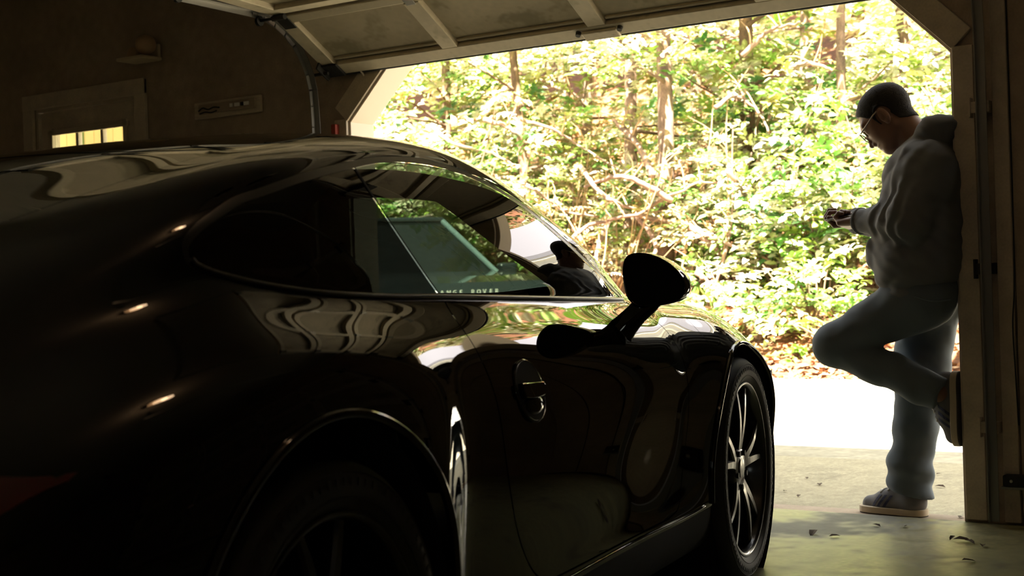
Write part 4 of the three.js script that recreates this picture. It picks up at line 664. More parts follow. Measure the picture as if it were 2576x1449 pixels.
// ground cover: fallen leaves on the bank and a drift of grass
{
  setSeed(77); const one = []; leafTris(one, V(-0.04, 0, 0), V(1, 0, 0), V(0, 1, 0), 0.08, 0.05, 0.12); const lg = triGeo(one);
  const N = 14000, im = new THREE.InstancedMesh(lg, dryMat, N); im.name = 'leaf_litter'; im.userData = { kind: 'stuff', label: 'dry brown leaves scattered over the bank', category: 'leaf litter' }; sh(im);
  for (let k = 0; k < N; k++) { const z = -6.55 - 7 * Math.pow(rnd(), 1.7), x = rr(-13, 6), s = rr(0.7, 1.4); tmpQ.setFromEuler(new THREE.Euler(rr(-0.7, 0.7), rr(0, 6.28), rr(-0.7, 0.7))); tmpM.compose(V(x, bankY(x, z) + 0.015, z), tmpQ, V(s, s, s)); im.setMatrixAt(k, tmpM); const c = [[0.20, 0.085, 0.030], [0.30, 0.15, 0.06], [0.12, 0.05, 0.02], [0.46, 0.30, 0.17]][Math.floor(rnd() * 4)]; im.setColorAt(k, lin(...c)); }
  scene.add(im);
  const bl = []; for (let k = 0; k < 9; k++) { const a = rr(0, 6.28), h = rr(0.18, 0.34), x = rr(-0.05, 0.05), z = rr(-0.05, 0.05), dx = Math.cos(a) * 0.12, dz = Math.sin(a) * 0.12, wx = -Math.sin(a) * 0.006, wz = Math.cos(a) * 0.006; const p = [[x - wx, 0, z - wz], [x + wx, 0, z + wz], [x + dx * 0.35, h * 0.65, z + dz * 0.35], [x + dx, h, z + dz]]; bl.push(...p[0], ...p[1], ...p[2], ...p[2], ...p[1], ...p[3]); }
  const gg = triGeo(bl), GN = 260, gi = new THREE.InstancedMesh(gg, leafMat, GN); gi.name = 'woodland_grass'; gi.userData = { kind: 'stuff', label: 'tufts of bright green grass growing on the bank', category: 'grass' }; sh(gi);
  for (let k = 0; k < GN; k++) { const p = atZ(rr(1720, 2140), 700, rr(-10.2, -9.0)), s = rr(0.4, 0.9); tmpQ.setFromEuler(new THREE.Euler(0, rr(0, 6.28), 0)); tmpM.compose(V(p.x, bankY(p.x, p.z) - 0.01, p.z), tmpQ, V(s, s, s)); gi.setMatrixAt(k, tmpM); gi.setColorAt(k, lin(rr(0.07, 0.20), rr(0.14, 0.26), 0.03)); }
  scene.add(gi);
}
// ---------------------------------------------------------------- the man leaning in the doorway
function mcMesh(sdf, ctr, halfW, N) {            // cubic box of half width halfW round ctr, N cells a side
  const mc = new MarchingCubes(N, new THREE.MeshBasicMaterial(), false, false, 400000), h = halfW / (N / 2), f = mc.field, B = 4;
  mc.isolation = 0; f.fill(-1);
  for (let bz = 0; bz < N; bz += B) for (let by = 0; by < N; by += B) for (let bx_ = 0; bx_ < N; bx_ += B) {
    const d0 = sdf(ctr.x + (bx_ + B / 2 - N / 2) * h, ctr.y + (by + B / 2 - N / 2) * h, ctr.z + (bz + B / 2 - N / 2) * h);
    const far = Math.abs(d0) > B * h * 1.6 + 0.022;
    for (let z = bz; z < Math.min(N, bz + B); z++) for (let y = by; y < Math.min(N, by + B); y++) for (let x = bx_; x < Math.min(N, bx_ + B); x++) f[x + y * N + z * N * N] = far ? -d0 : -sdf(ctr.x + (x - N / 2) * h, ctr.y + (y - N / 2) * h, ctr.z + (z - N / 2) * h);
  }
  mc.update();
  const n = mc.count, p = new Float32Array(n * 3), q = new Float32Array(n * 3);
  for (let i = 0; i < n; i++) { const a = mc.normalArray, l = Math.hypot(a[3 * i], a[3 * i + 1], a[3 * i + 2]) || 1; for (let k = 0; k < 3; k++) { p[3 * i + k] = mc.positionArray[3 * i + k] * halfW + [ctr.x, ctr.y, ctr.z][k]; q[3 * i + k] = a[3 * i + k] / l; } }
  const g = new THREE.BufferGeometry(); g.setAttribute('position', new THREE.BufferAttribute(p, 3)); g.setAttribute('normal', new THREE.BufferAttribute(q, 3)); return g;
}
const smin = (a, b, k) => { const h = Math.max(k - Math.abs(a - b), 0) / k; return Math.min(a, b) - h * h * k * 0.25; };
function cap(x, y, z, a, b, ra, rb) { const bx_ = b.x - a.x, by = b.y - a.y, bz = b.z - a.z, t = clamp(((x - a.x) * bx_ + (y - a.y) * by + (z - a.z) * bz) / (bx_ * bx_ + by * by + bz * bz), 0, 1); return Math.hypot(x - a.x - bx_ * t, y - a.y - by * t, z - a.z - bz * t) - (ra + (rb - ra) * t); }
const ell = (x, y, z, c, r) => { const k = Math.hypot((x - c.x) / r.x, (y - c.y) / r.y, (z - c.z) / r.z); return (k - 1) * Math.min(r.x, r.y, r.z); };
const ridge = (x, y, z) => 0.5 - Math.abs(noise.noise(x, y, z));
const man = thing('person', 'man in grey hooded sweatshirt and faded jeans leaning on the doorway post', 'person', [-0.17, 0, -0.04]);
const toMan = (g) => g.translate(0.17, 0, 0.04);
const S = {
  skin: std({ color: lin(0.20, 0.105, 0.066), roughness: 0.5 }), hair: std({ color: lin(0.010, 0.008, 0.007), roughness: 0.85 }),
  hoodie: std({ color: lin(0.165, 0.172, 0.18), roughness: 0.95 }), jeans: std({ color: lin(0.135, 0.165, 0.195), roughness: 0.9 }),
  shoe: std({ color: lin(0.17, 0.165, 0.17), roughness: 0.85 }), sole: std({ color: lin(0.56, 0.47, 0.34), roughness: 0.8 }), tread: std({ color: lin(0.05, 0.04, 0.03), roughness: 0.9 }),
  stripe: std({ color: lin(0.025, 0.03, 0.075), roughness: 0.7 }), lace: std({ color: lin(0.62, 0.60, 0.55), roughness: 0.9 }),
  frame: std({ color: lin(0.62, 0.52, 0.40), roughness: 0.3, metalness: 0.5 }),
};
const clothTex = (a, b, s) => dataTex(256, 256, (u, v) => { const n = tnoise(u, v, 60, s), m = tnoise(u, v, 9, s + 3); const k = 0.86 + 0.22 * n + 0.14 * m; return [a * k, b * k, b * k]; });
const K = (px, py, z) => atZ(px, py, z - 0.05);   // his middle stands just outside the inner wall face
// joints, read off the photo at the depth of each limb
const J = {
  neckB: K(2338, 392, 0.0), chest: K(2332, 462, 0.0), mid: K(2330, 560, 0.0), waist: K(2325, 650, 0.0), hip: K(2330, 735, 0.0),
  shL: K(2332, 425, 0.165), elL: K(2288, 552, 0.215), wrL: K(2172, 556, 0.11), shR: K(2318, 425, -0.165), elR: K(2262, 560, -0.20), wrR: K(2160, 556, -0.02),
  hipL: K(2320, 746, 0.085), knL: K(2102, 868, 0.12), anL: K(2358, 988, 0.085), hipR: K(2338, 772, -0.085), knR: K(2317, 930, -0.075), shR2: K(2304, 1080, -0.072), anR: K(2288, 1222, -0.07),
};
// --- head frame: f forward (down towards the phone), u up, s to his left
const HO = K(2236, 299, 0.0), hf = V(-0.735, -0.675, 0.06).normalize(), hs = V(0, 0, 1).addScaledVector(hf, -hf.z).normalize(), hu = hs.clone().cross(hf).normalize();
if (hu.y < 0) hu.negate();
const HL = (f, u, s) => HO.clone().addScaledVector(hf, f).addScaledVector(hu, u).addScaledVector(hs, s);
const inHead = (x, y, z) => { const dx = x - HO.x, dy = y - HO.y, dz = z - HO.z; return [dx * hf.x + dy * hf.y + dz * hf.z, dx * hu.x + dy * hu.y + dz * hu.z, dx * hs.x + dy * hs.y + dz * hs.z]; };
const NT = HL(-0.030, -0.066, 0);
const cr = { c: V(-0.010, 0.036, 0), r: V(0.101, 0.090, 0.077) };
function headSDF(x, y, z) {
  const [f, u, s0] = inHead(x, y, z), s = Math.abs(s0); if (Math.hypot(f, u, s0) > 0.3) return Math.hypot(f, u, s0) - 0.16;
  let d = ell(f, u, s, cr.c, cr.r);
  d = smin(d, ell(f, u, s, V(0.040, -0.018, 0), V(0.060, 0.085, 0.060)), 0.03);
  d = smin(d, cap(f, u, s, V(-0.004, -0.045, 0.050), V(0.070, -0.080, 0.018), 0.020, 0.018), 0.025);
  d = smin(d, Math.hypot(f - 0.080, u + 0.084, s) - 0.019, 0.02);
  d = smin(d, cap(f, u, s, V(0.090, 0.036, 0.012), V(0.078, 0.036, 0.045), 0.011, 0.010), 0.02);
  d = Math.max(d, -(Math.hypot(f - 0.104, u - 0.012, s - 0.031) - 0.017)) ; d = smin(d, Math.hypot(f - 0.080, u - 0.012, s - 0.031) - 0.0135, 0.006);
  d = smin(d, cap(f, u, s, V(0.088, 0.020, 0), V(0.113, -0.026, 0), 0.008, 0.0115), 0.014); d = smin(d, Math.hypot(f - 0.101, u + 0.034, s - 0.011) - 0.0085, 0.008);
  d = smin(d, ell(f, u, s, V(0.092, -0.052, 0), V(0.012, 0.0065, 0.024)), 0.008); d = smin(d, ell(f, u, s, V(0.090, -0.064, 0), V(0.012, 0.0075, 0.021)), 0.008);
  // ear: a cupped shell
  let e = ell(f, u, s, V(-0.006, 0.000, 0.082), V(0.019, 0.033, 0.011)); e = Math.max(e, -ell(f, u, s, V(0.001, 0.002, 0.092), V(0.012, 0.022, 0.010))); e = smin(e, Math.hypot(f + 0.002, u + 0.028, s - 0.080) - 0.008, 0.006);
  d = smin(d, e, 0.006);
  // neck
  d = smin(d, cap(x, y, z, NT, J.neckB, 0.053, 0.062), 0.03);
  return d;
}
// --- a hand in its own frame: from the wrist along a, palm normal n (out of the palm), thumb side t
function handSDF(W, a, n, thumbSide, curl, phoneGap) {
  const t = a.clone().cross(n).multiplyScalar(thumbSide).normalize(), P = (x, y, z) => W.clone().addScaledVector(a, x).addScaledVector(t, y).addScaledVector(n, z), C = [];
  for (const [y0, y1] of [[0.024, 0.026], [0.006, 0.008], [-0.011, -0.010], [-0.024, -0.027]]) C.push([P(0.0, y0 * 0.7, 0), P(0.082, y1, 0), 0.018, 0.0125]);
  const fl = [[0.026, 0.040, 0.026, 0.021], [0.008, 0.044, 0.029, 0.022], [-0.010, 0.041, 0.026, 0.021], [-0.027, 0.032, 0.020, 0.018]];
  for (const [y, l1, l2, l3] of fl) { let q = P(0.083, y, 0), ang = curl * 0.55; [[l1, 0.0098, 0.0090], [l2, 0.0090, 0.0082], [l3, 0.0082, 0.0072]].forEach(([l, r0, r1], k) => { const e = q.clone().addScaledVector(a, Math.cos(ang) * l).addScaledVector(n, Math.sin(ang) * l); C.push([q, e, r0, r1]); q = e; ang += curl * (k ? 0.65 : 0.9); }); }
  C.push([P(0.018, 0.022, 0.004), P(0.050, 0.046, 0.016), 0.016, 0.0125], [P(0.050, 0.046, 0.016), P(0.078, 0.050, 0.030), 0.0115, 0.0098], [P(0.078, 0.050, 0.030), P(0.102, 0.042, 0.036), 0.0098, 0.0080]);
  return (x, y, z) => { let d = 9; C.forEach(([p, q, r0, r1], i) => { const v = cap(x, y, z, p, q, r0, r1); d = i < 4 || i === 16 ? smin(d, v, 0.012) : smin(d, v, 0.004); }); return d; };
}
const armDirL = J.wrL.clone().sub(J.elL).normalize(), armDirR = J.wrR.clone().sub(J.elR).normalize();
const hL = { a: V(-0.92, -0.10, -0.30).normalize(), n: V(-0.05, 0.96, -0.28) }, hR = { a: V(-0.88, -0.08, 0.32).normalize(), n: V(-0.05, 0.96, 0.28) };
for (const h of [hL, hR]) h.n.addScaledVector(h.a, -h.n.dot(h.a)).normalize();
const wristL = J.wrL.clone().addScaledVector(armDirL, 0.010), wristR = J.wrR.clone().addScaledVector(armDirR, 0.010);
const sdHandL = handSDF(wristL, hL.a, hL.n, 1, 1.62), sdHandR = handSDF(wristR, hR.a, hR.n, -1, 1.5);
function bodySDF(x, y, z) {                       // the body under the clothes
  let d = cap(x, y, z, J.neckB, J.chest, 0.075, 0.11);
  for (const s of [-1, 1]) { const o = V(0, 0, 0.075 * s); d = smin(d, cap(x, y, z, J.chest.clone().add(o), J.waist.clone().add(o), 0.10, 0.095), 0.05); d = smin(d, cap(x, y, z, J.waist.clone().add(o), J.hip.clone().add(o), 0.095, 0.10), 0.05); }
  const limb = (a, b, ra, rb) => { d = smin(d, cap(x, y, z, a, b, ra, rb), 0.04); };
  limb(J.chest, J.shL, 0.07, 0.055); limb(J.shL, J.elL, 0.052, 0.040); limb(J.elL, wristL, 0.040, 0.026); limb(J.chest, J.shR, 0.07, 0.055); limb(J.shR, J.elR, 0.052, 0.040); limb(J.elR, wristR, 0.040, 0.026);
  limb(J.hipL, J.knL, 0.085, 0.055); limb(J.knL, J.anL, 0.054, 0.036); limb(J.hipR, J.knR, 0.085, 0.055); limb(J.knR, J.anR, 0.054, 0.036);
  return d;
}
const bodyGeo = merge([mcMesh(bodySDF, V(-0.20, 0.80, -0.05), 0.86, 144), mcMesh(headSDF, HO.clone().add(V(0.04, -0.03, 0)), 0.205, 136), mcMesh(sdHandL, wristL.clone().add(V(-0.07, 0, -0.02)), 0.135, 92), mcMesh(sdHandR, wristR.clone().add(V(-0.07, 0, 0.02)), 0.135, 92)]);
tag(mk('body', toMan(bodyGeo), S.skin, man), 'brown skin of head and hands');
// --- hair: close crop over the skull
const hairLow = lerpTable([[-0.12, -0.080], [-0.09, -0.074], [-0.062, -0.062], [-0.038, -0.044], [-0.028, 0.000], [-0.010, 0.030], [0.006, 0.016], [0.014, -0.018], [0.027, -0.014], [0.034, 0.028], [0.048, 0.042], [0.064, 0.070], [0.080, 0.088], [0.10, 0.11]]);
tag(mk('hair', toMan(mcMesh((x, y, z) => { const [f, u, s] = inHead(x, y, z), top = smooth(0.0, 0.10, u); const base = headSDF(x, y, z) - 0.0035 - 0.0045 * top - 0.0012 * noise.noise(f * 260, u * 260, s * 260); let d = Math.max(base, (hairLow(f) - u) * 0.8); if (Math.abs(s) > 0.066) d = Math.max(d, 0.030 - Math.hypot(f + 0.006, (u - 0.0) * 0.72)); return d; }, HO.clone(), 0.16, 112)), S.hair, man), 'close-cropped black hair');
// --- glasses
{
  const g = new THREE.Group(); g.name = 'glasses'; man.add(g); const put = (geo) => toMan(geo);
  for (const s of [1, -1]) {
    mk('temple', put(tubeGeo(curvePts([HL(-0.014, 0.026, 0.080 * s), HL(0.01, 0.030, 0.081 * s), HL(0.06, 0.022, 0.077 * s), HL(0.104, 0.016, 0.070 * s)], 16), 0.0028, 6)), S.frame, g);
    const ring = []; for (let k = 0; k < 40; k++) { const a = k / 40 * Math.PI * 2, c = Math.cos(a), q = Math.sin(a), e = 0.5; ring.push([0.112 - 0.10 * (0.025 * Math.abs(c)) , 0.004 + 0.019 * Math.sign(q) * Math.pow(Math.abs(q), e), (0.037 + 0.028 * Math.sign(c) * Math.pow(Math.abs(c), e)) * s]); }
    mk('rim', put(tubeGeo(ring.map((p) => HL(...p)), 0.0022, 6, true)), S.frame, g);
    const c = HL(0.111, 0.004, 0.037 * s), o = []; ring.forEach((p, k) => { const a = HL(...p), b = HL(...ring[(k + 1) % 40]); o.push(c.x, c.y, c.z, a.x, a.y, a.z, b.x, b.y, b.z); });
    mk('lens', put(triGeo(o)), phy({ color: lin(0.95, 0.95, 0.95), transmission: 1, roughness: 0, ior: 1.6, side: THREE.DoubleSide }), g);
  }
  mk('bridge', put(tubeGeo(curvePts([HL(0.112, 0.010, 0.010), HL(0.117, 0.013, 0), HL(0.112, 0.010, -0.010)], 8), 0.0022, 6)), S.frame, g);
}
// --- hooded sweatshirt
const HEM = K(2322, 700, 0), POUCH = K(2202, 636, 0), BANDY = K(2316, 735, 0).y + 0.02, HEMY = K(2316, 752, 0).y, HOOD = K(2366, 338, 0.0), HA = [-1, 1].map((s) => [K(2388, 312, 0.055 * s), K(2335, 322, 0.095 * s), K(2292, 372, 0.086 * s), K(2258, 440, 0.045 * s)]);
function hoodieSDF(x, y, z) {
  let d = 9; const add = (v, k) => { d = smin(d, v, k); };
  for (const s of [-1, 1]) { const o = (p, w) => V(p.x, p.y, p.z + w * s);
    add(cap(x, y, z, o(J.chest, 0.085), o(J.mid, 0.080), 0.132, 0.140), 0.07); add(cap(x, y, z, o(J.mid, 0.080), o(J.waist, 0.080), 0.140, 0.147), 0.06); add(cap(x, y, z, o(J.waist, 0.08), o(HEM, 0.078), 0.147, 0.138), 0.05); }
  add(cap(x, y, z, J.shL, J.shR, 0.088, 0.088), 0.10); add(cap(x, y, z, J.neckB, J.chest, 0.095, 0.12), 0.06);
  // sleeves
  const wl = J.wrL, wr = J.wrR;
  const torso = d;
  let a = cap(x, y, z, J.shL, J.elL, 0.096, 0.084); a = smin(a, cap(x, y, z, J.elL, wl, 0.078, 0.046), 0.045);
  let b = cap(x, y, z, J.shR, J.elR, 0.096, 0.084); b = smin(b, cap(x, y, z, J.elR, wr, 0.078, 0.046), 0.045);
  // folds gathered inside the elbow and along the forearm
  const ta = clamp(((x - J.elL.x) * armDirL.x + (y - J.elL.y) * armDirL.y + (z - J.elL.z) * armDirL.z) / 0.18, -0.6, 1);
  a -= 0.0062 * Math.sin(ta * 17 + 2.5 * noise.noise(x * 14, y * 14, z * 14) + 3 * (y - J.elL.y) * 7) * smooth(-0.6, 0.1, ta) * (1 - smooth(0.72, 0.9, ta));
  d = smin(Math.min(torso, 9), a, 0.022); d = smin(d, b, 0.03);
  // cuffs cut clean
  // bunched hood behind the neck
  let h = ell(x, y, z, HOOD, V(0.070, 0.062, 0.125));
  for (const [p, q, r, t] of HA) { h = smin(h, cap(x, y, z, p, q, 0.034, 0.036), 0.03); h = smin(h, cap(x, y, z, q, r, 0.034, 0.026), 0.02); h = smin(h, cap(x, y, z, r, t, 0.026, 0.018), 0.015); }
  h -= 0.016 * (ridge(x * 9 + y * 6, y * 14 + 3, z * 5) - 0.25);
  d = smin(d, h, 0.012);
  // hem band, pouch, folds
  d = smin(d, ell(x, y, z, V(POUCH.x + 0.03, POUCH.y - 0.005, -0.02), V(0.042, 0.066, 0.12)), 0.035);
  d += 0.010 * (ridge(x * 6 + 1, y * 8 - x * 6, z * 4) - 0.35) + 0.0045 * noise.noise(x * 20, y * 26 + x * 12, z * 14);
  const band = 0.012 * Math.exp(-Math.pow((y - BANDY) / 0.014, 2)); d += band;
  // openings: neck, wrists
  d = Math.max(d, -cap(x, y, z, HL(0.02, -0.06, 0), J.neckB.clone().add(V(-0.012, 0.012, 0)), 0.072, 0.050));
  return Math.max(d, HEMY - y + 0.10 * (x + 0.17));
}
const hoodieM = tag(mk('hooded_sweatshirt', toMan(mcMesh(hoodieSDF, V(-0.19, 1.19, -0.04), 0.46, 172)), S.hoodie, man), 'grey hooded sweatshirt');
for (const s of [1, -1]) { const p = s > 0 ? J.wrL : J.wrR, dr = s > 0 ? armDirL : armDirR, q = []; const A = V(0, 1, 0).cross(dr).normalize(), Bv = dr.clone().cross(A); for (let k = 0; k < 24; k++) { const t = k / 24 * Math.PI * 2; q.push(p.clone().addScaledVector(dr, 0.012).addScaledVector(A, 0.041 * Math.cos(t)).addScaledVector(Bv, 0.041 * Math.sin(t))); } mk('cuff', toMan(tubeGeo(q, 0.011, 8, true)), S.hoodie, hoodieM); }
for (const [s, o] of [[0.035, 0], [-0.03, 6]]) mk('drawstring', toMan(tubeGeo(curvePts([K(2262, 415, s + 0.02), K(2238 + o, 450, s + 0.03), K(2226 + o, 500, s + 0.02), K(2228 + o, 545, s + 0.01)], 20), 0.0035, 6)), S.hoodie, hoodieM);
// --- jeans
const CUF = J.anL.clone().sub(J.knL).normalize();
function jeansSDF(x, y, z) {
  let d = 9; const add = (v, k) => { d = smin(d, v, k); };
  for (const s of [-1, 1]) add(cap(x, y, z, V(J.hip.x, J.hip.y + 0.05, J.hip.z + 0.065 * s), V(J.hip.x + 0.006, J.hip.y + 0.0, J.hip.z + 0.07 * s), 0.125, 0.122), 0.05);
  let L = cap(x, y, z, J.hipL, J.knL, 0.112, 0.080), kneeK = cap(x, y, z, J.knL, J.anL, 0.078, 0.062); L = smin(L, kneeK, 0.022);
  // fold behind the bent knee and creases over the lap
  const along = ((x - J.hipL.x) * (J.knL.x - J.hipL.x) + (y - J.hipL.y) * (J.knL.y - J.hipL.y)) / 0.15; L += 0.0055 * Math.sin(along * 20 + (y - J.hipL.y) * 16) * smooth(0.2, 0.6, along) * smooth(0.03, -0.1, y - (J.hipL.y + 0.7 * (x - J.hipL.x) - 0.02));
  let R = cap(x, y, z, J.hipR, J.knR, 0.112, 0.102); R = smin(R, cap(x, y, z, J.knR, J.shR2, 0.100, 0.078), 0.04); R = smin(R, cap(x, y, z, J.shR2, J.anR, 0.078, 0.076), 0.03); R = smin(R, cap(x, y, z, V(J.anR.x, J.anR.y + 0.09, J.anR.z), V(J.anR.x + 0.012, J.anR.y - 0.045, J.anR.z), 0.080, 0.076), 0.03);
  const st = smooth(0.30, 0.12, y); R += 0.0065 * st * Math.sin(y * 62 + 5 * x * 4 + 2 * Math.sin(z * 20));
  L = Math.max(L, (x - J.anL.x) * CUF.x + (y - J.anL.y) * CUF.y + (z - J.anL.z) * CUF.z - 0.012);
  add(L, 0.05); add(R, 0.04);
  d += 0.008 * (ridge(x * 7 + 9, y * 8, z * 5) - 0.35) + 0.004 * noise.noise(x * 18 + 4, y * 18, z * 16);
  // cuffs: open ends at both ankles
  return Math.max(d, 0.076 - 0.24 * (x - J.anR.x) - y);
}
const jeansM = tag(mk('jeans', toMan(mcMesh(jeansSDF, V(-0.22, 0.55, -0.05), 0.56, 176)), S.jeans, man), 'faded blue jeans');
mk('back_pocket', toMan(tubeGeo(curvePts([K(2300, 745, 0.235), K(2350, 757, 0.235), K(2392, 752, 0.215)], 12), 0.004, 6)), S.jeans, jeansM);
// --- shoes: low trainers with three side stripes. Local: x heel to toe, y up, z to the outside
function makeShoe(mats, label) {
  const g = new THREE.Group(); g.name = 'shoe'; man.add(g); g.userData.label = label;
  const up = (x, y, z) => { let d = cap(x, y, z, V(0.045, 0.055, 0), V(0.06, 0.095, 0), 0.043, 0.040); d = smin(d, cap(x, y, z, V(0.06, 0.055, 0), V(0.17, 0.043, 0.004), 0.043, 0.042), 0.03); d = smin(d, cap(x, y, z, V(0.17, 0.040, 0.004), V(0.235, 0.032, 0.008), 0.043, 0.034), 0.02); d = smin(d, cap(x, y, z, V(0.085, 0.100, 0), V(0.175, 0.062, 0.003), 0.030, 0.024), 0.02); d = Math.max(d, -cap(x, y, z, V(0.05, 0.11, 0), V(0.06, 0.17, 0), 0.030, 0.035)); return Math.max(d, 0.026 - y); };
  const upper = mk('upper', mcMesh(up, V(0.135, 0.08, 0), 0.155, 100), mats.upper, g);
  const zOut = (x, y, s) => { for (let z = 0.075; z > 0; z -= 0.0006) if (up(x, y, z * s) < 0) return z * s; return 0.0; };
  const foot = new THREE.Shape(); foot.moveTo(0.0, 0); foot.bezierCurveTo(0.0, 0.045, 0.04, 0.046, 0.09, 0.044); foot.bezierCurveTo(0.15, 0.042, 0.20, 0.058, 0.25, 0.040); foot.bezierCurveTo(0.282, 0.022, 0.282, -0.018, 0.25, -0.034); foot.bezierCurveTo(0.20, -0.050, 0.15, -0.044, 0.09, -0.044); foot.bezierCurveTo(0.04, -0.046, 0.0, -0.045, 0, 0);
  mk('midsole', new THREE.ExtrudeGeometry(foot, { depth: 0.018, bevelEnabled: true, bevelSize: 0.002, bevelThickness: 0.003, bevelSegments: 3, curveSegments: 20 }).rotateX(-Math.PI / 2).translate(0, 0.009, 0), mats.sole, g);
  mk('outsole', new THREE.ExtrudeGeometry(foot, { depth: 0.004, bevelEnabled: true, bevelSize: 0.001, bevelThickness: 0.001, curveSegments: 20 }).rotateX(-Math.PI / 2).translate(0, 0.001, 0), mats.tread, g);
  for (const s of [1, -1]) for (let k = 0; k < 3; k++) { const o = [], x0 = 0.112 + k * 0.024; const P = (t, w) => { const x = x0 + 0.022 - 0.036 * 0 + (0.012 * w) + 0.030 * (t - 0.5) * -1 , y = 0.033 + 0.045 * t; return V(x, y, zOut(x, y, s) + 0.0018 * s); }; for (let i = 0; i < 8; i++) { const a = P(i / 8, 0), b = P(i / 8, 1), c = P((i + 1) / 8, 0), e = P((i + 1) / 8, 1); for (const q of [a, b, c, c, b, e]) o.push(q.x, q.y, q.z); } const sg = triGeo(o); mk('side_stripe', sg, mats.stripe, upper); }
  for (let k = 0; k < 6; k++) { const x = 0.105 + k * 0.016; let y = 0.14; while (y > 0.03 && up(x, y, 0) > 0) y -= 0.001; const pts = []; for (let i = -4; i <= 4; i++) { const z = i * 0.0055; let yy = 0.14; while (yy > 0.03 && up(x + 0.002 * i * (k % 2 ? 1 : -1), yy, z) > 0) yy -= 0.001; pts.push(V(x + 0.002 * i * (k % 2 ? 1 : -1), yy + 0.002, z)); } mk('lace', tubeGeo(pts, 0.0032, 6), mats.lace, upper); }
  const bow = []; for (let k = 0; k <= 20; k++) { const t = k / 20 * Math.PI * 2; bow.push(V(0.10 + 0.025 * Math.sin(t), 0.118 - 0.02 * Math.abs(Math.sin(t)), 0.03 * Math.sin(2 * t))); } mk('lace_bow', tubeGeo(bow, 0.003, 6, false), mats.lace, upper);
  return g;
}
{
  const s1 = makeShoe({ upper: S.shoe, sole: S.sole, tread: S.tread, stripe: S.stripe, lace: S.lace }, 'grey trainer with navy stripes flat on the floor');
  const heel = K(2331, 1297, -0.035), toe = K(2152, 1283, -0.085); const dir = toe.clone().sub(heel).setY(0).normalize();
  s1.position.copy(V(heel.x + 0.17, -0.012, heel.z + 0.04)); s1.rotation.y = Math.atan2(-dir.z, dir.x);
  const s2 = makeShoe({ upper: S.shoe, sole: S.sole, tread: S.tread, stripe: S.stripe, lace: S.lace }, 'grey trainer with navy stripes, sole flat against the post');
  // sole against the jamb lining (plane X = -0.013), toe pointing down
  const hl = K(2432, 936, 0.06); s2.position.set(-0.016 + 0.17, hl.y, -0.02 + 0.04); s2.setRotationFromMatrix(new THREE.Matrix4().makeBasis(V(0, -1, 0), V(-1, 0, 0), V(0, 0, -1)));
}
// --- the phone in his hands
{
  const ph = thing('mobile_phone', 'slim dark mobile phone held in the man\'s hands', 'phone'); const c = K(2128, 547, 0.05);
  ph.position.copy(c); ph.setRotationFromEuler(new THREE.Euler(0.02, -0.06, 0.10));
  mk('case', rbx(0.142, 0.009, 0.070, 0.004, 0.0, 0, 0, 3), std({ color: lin(0.03, 0.03, 0.035), roughness: 0.3 }), ph);
  mk('bezel', rbx(0.144, 0.004, 0.072, 0.0018, 0, 0.0, 0), std({ color: lin(0.6, 0.56, 0.5), roughness: 0.3, metalness: 0.8 }), ph);
  mk('screen', rbx(0.132, 0.0012, 0.062, 0.0005, 0, 0.0050, 0), phy({ color: lin(0.01, 0.01, 0.012), roughness: 0.05, clearcoat: 1 }), ph);
}
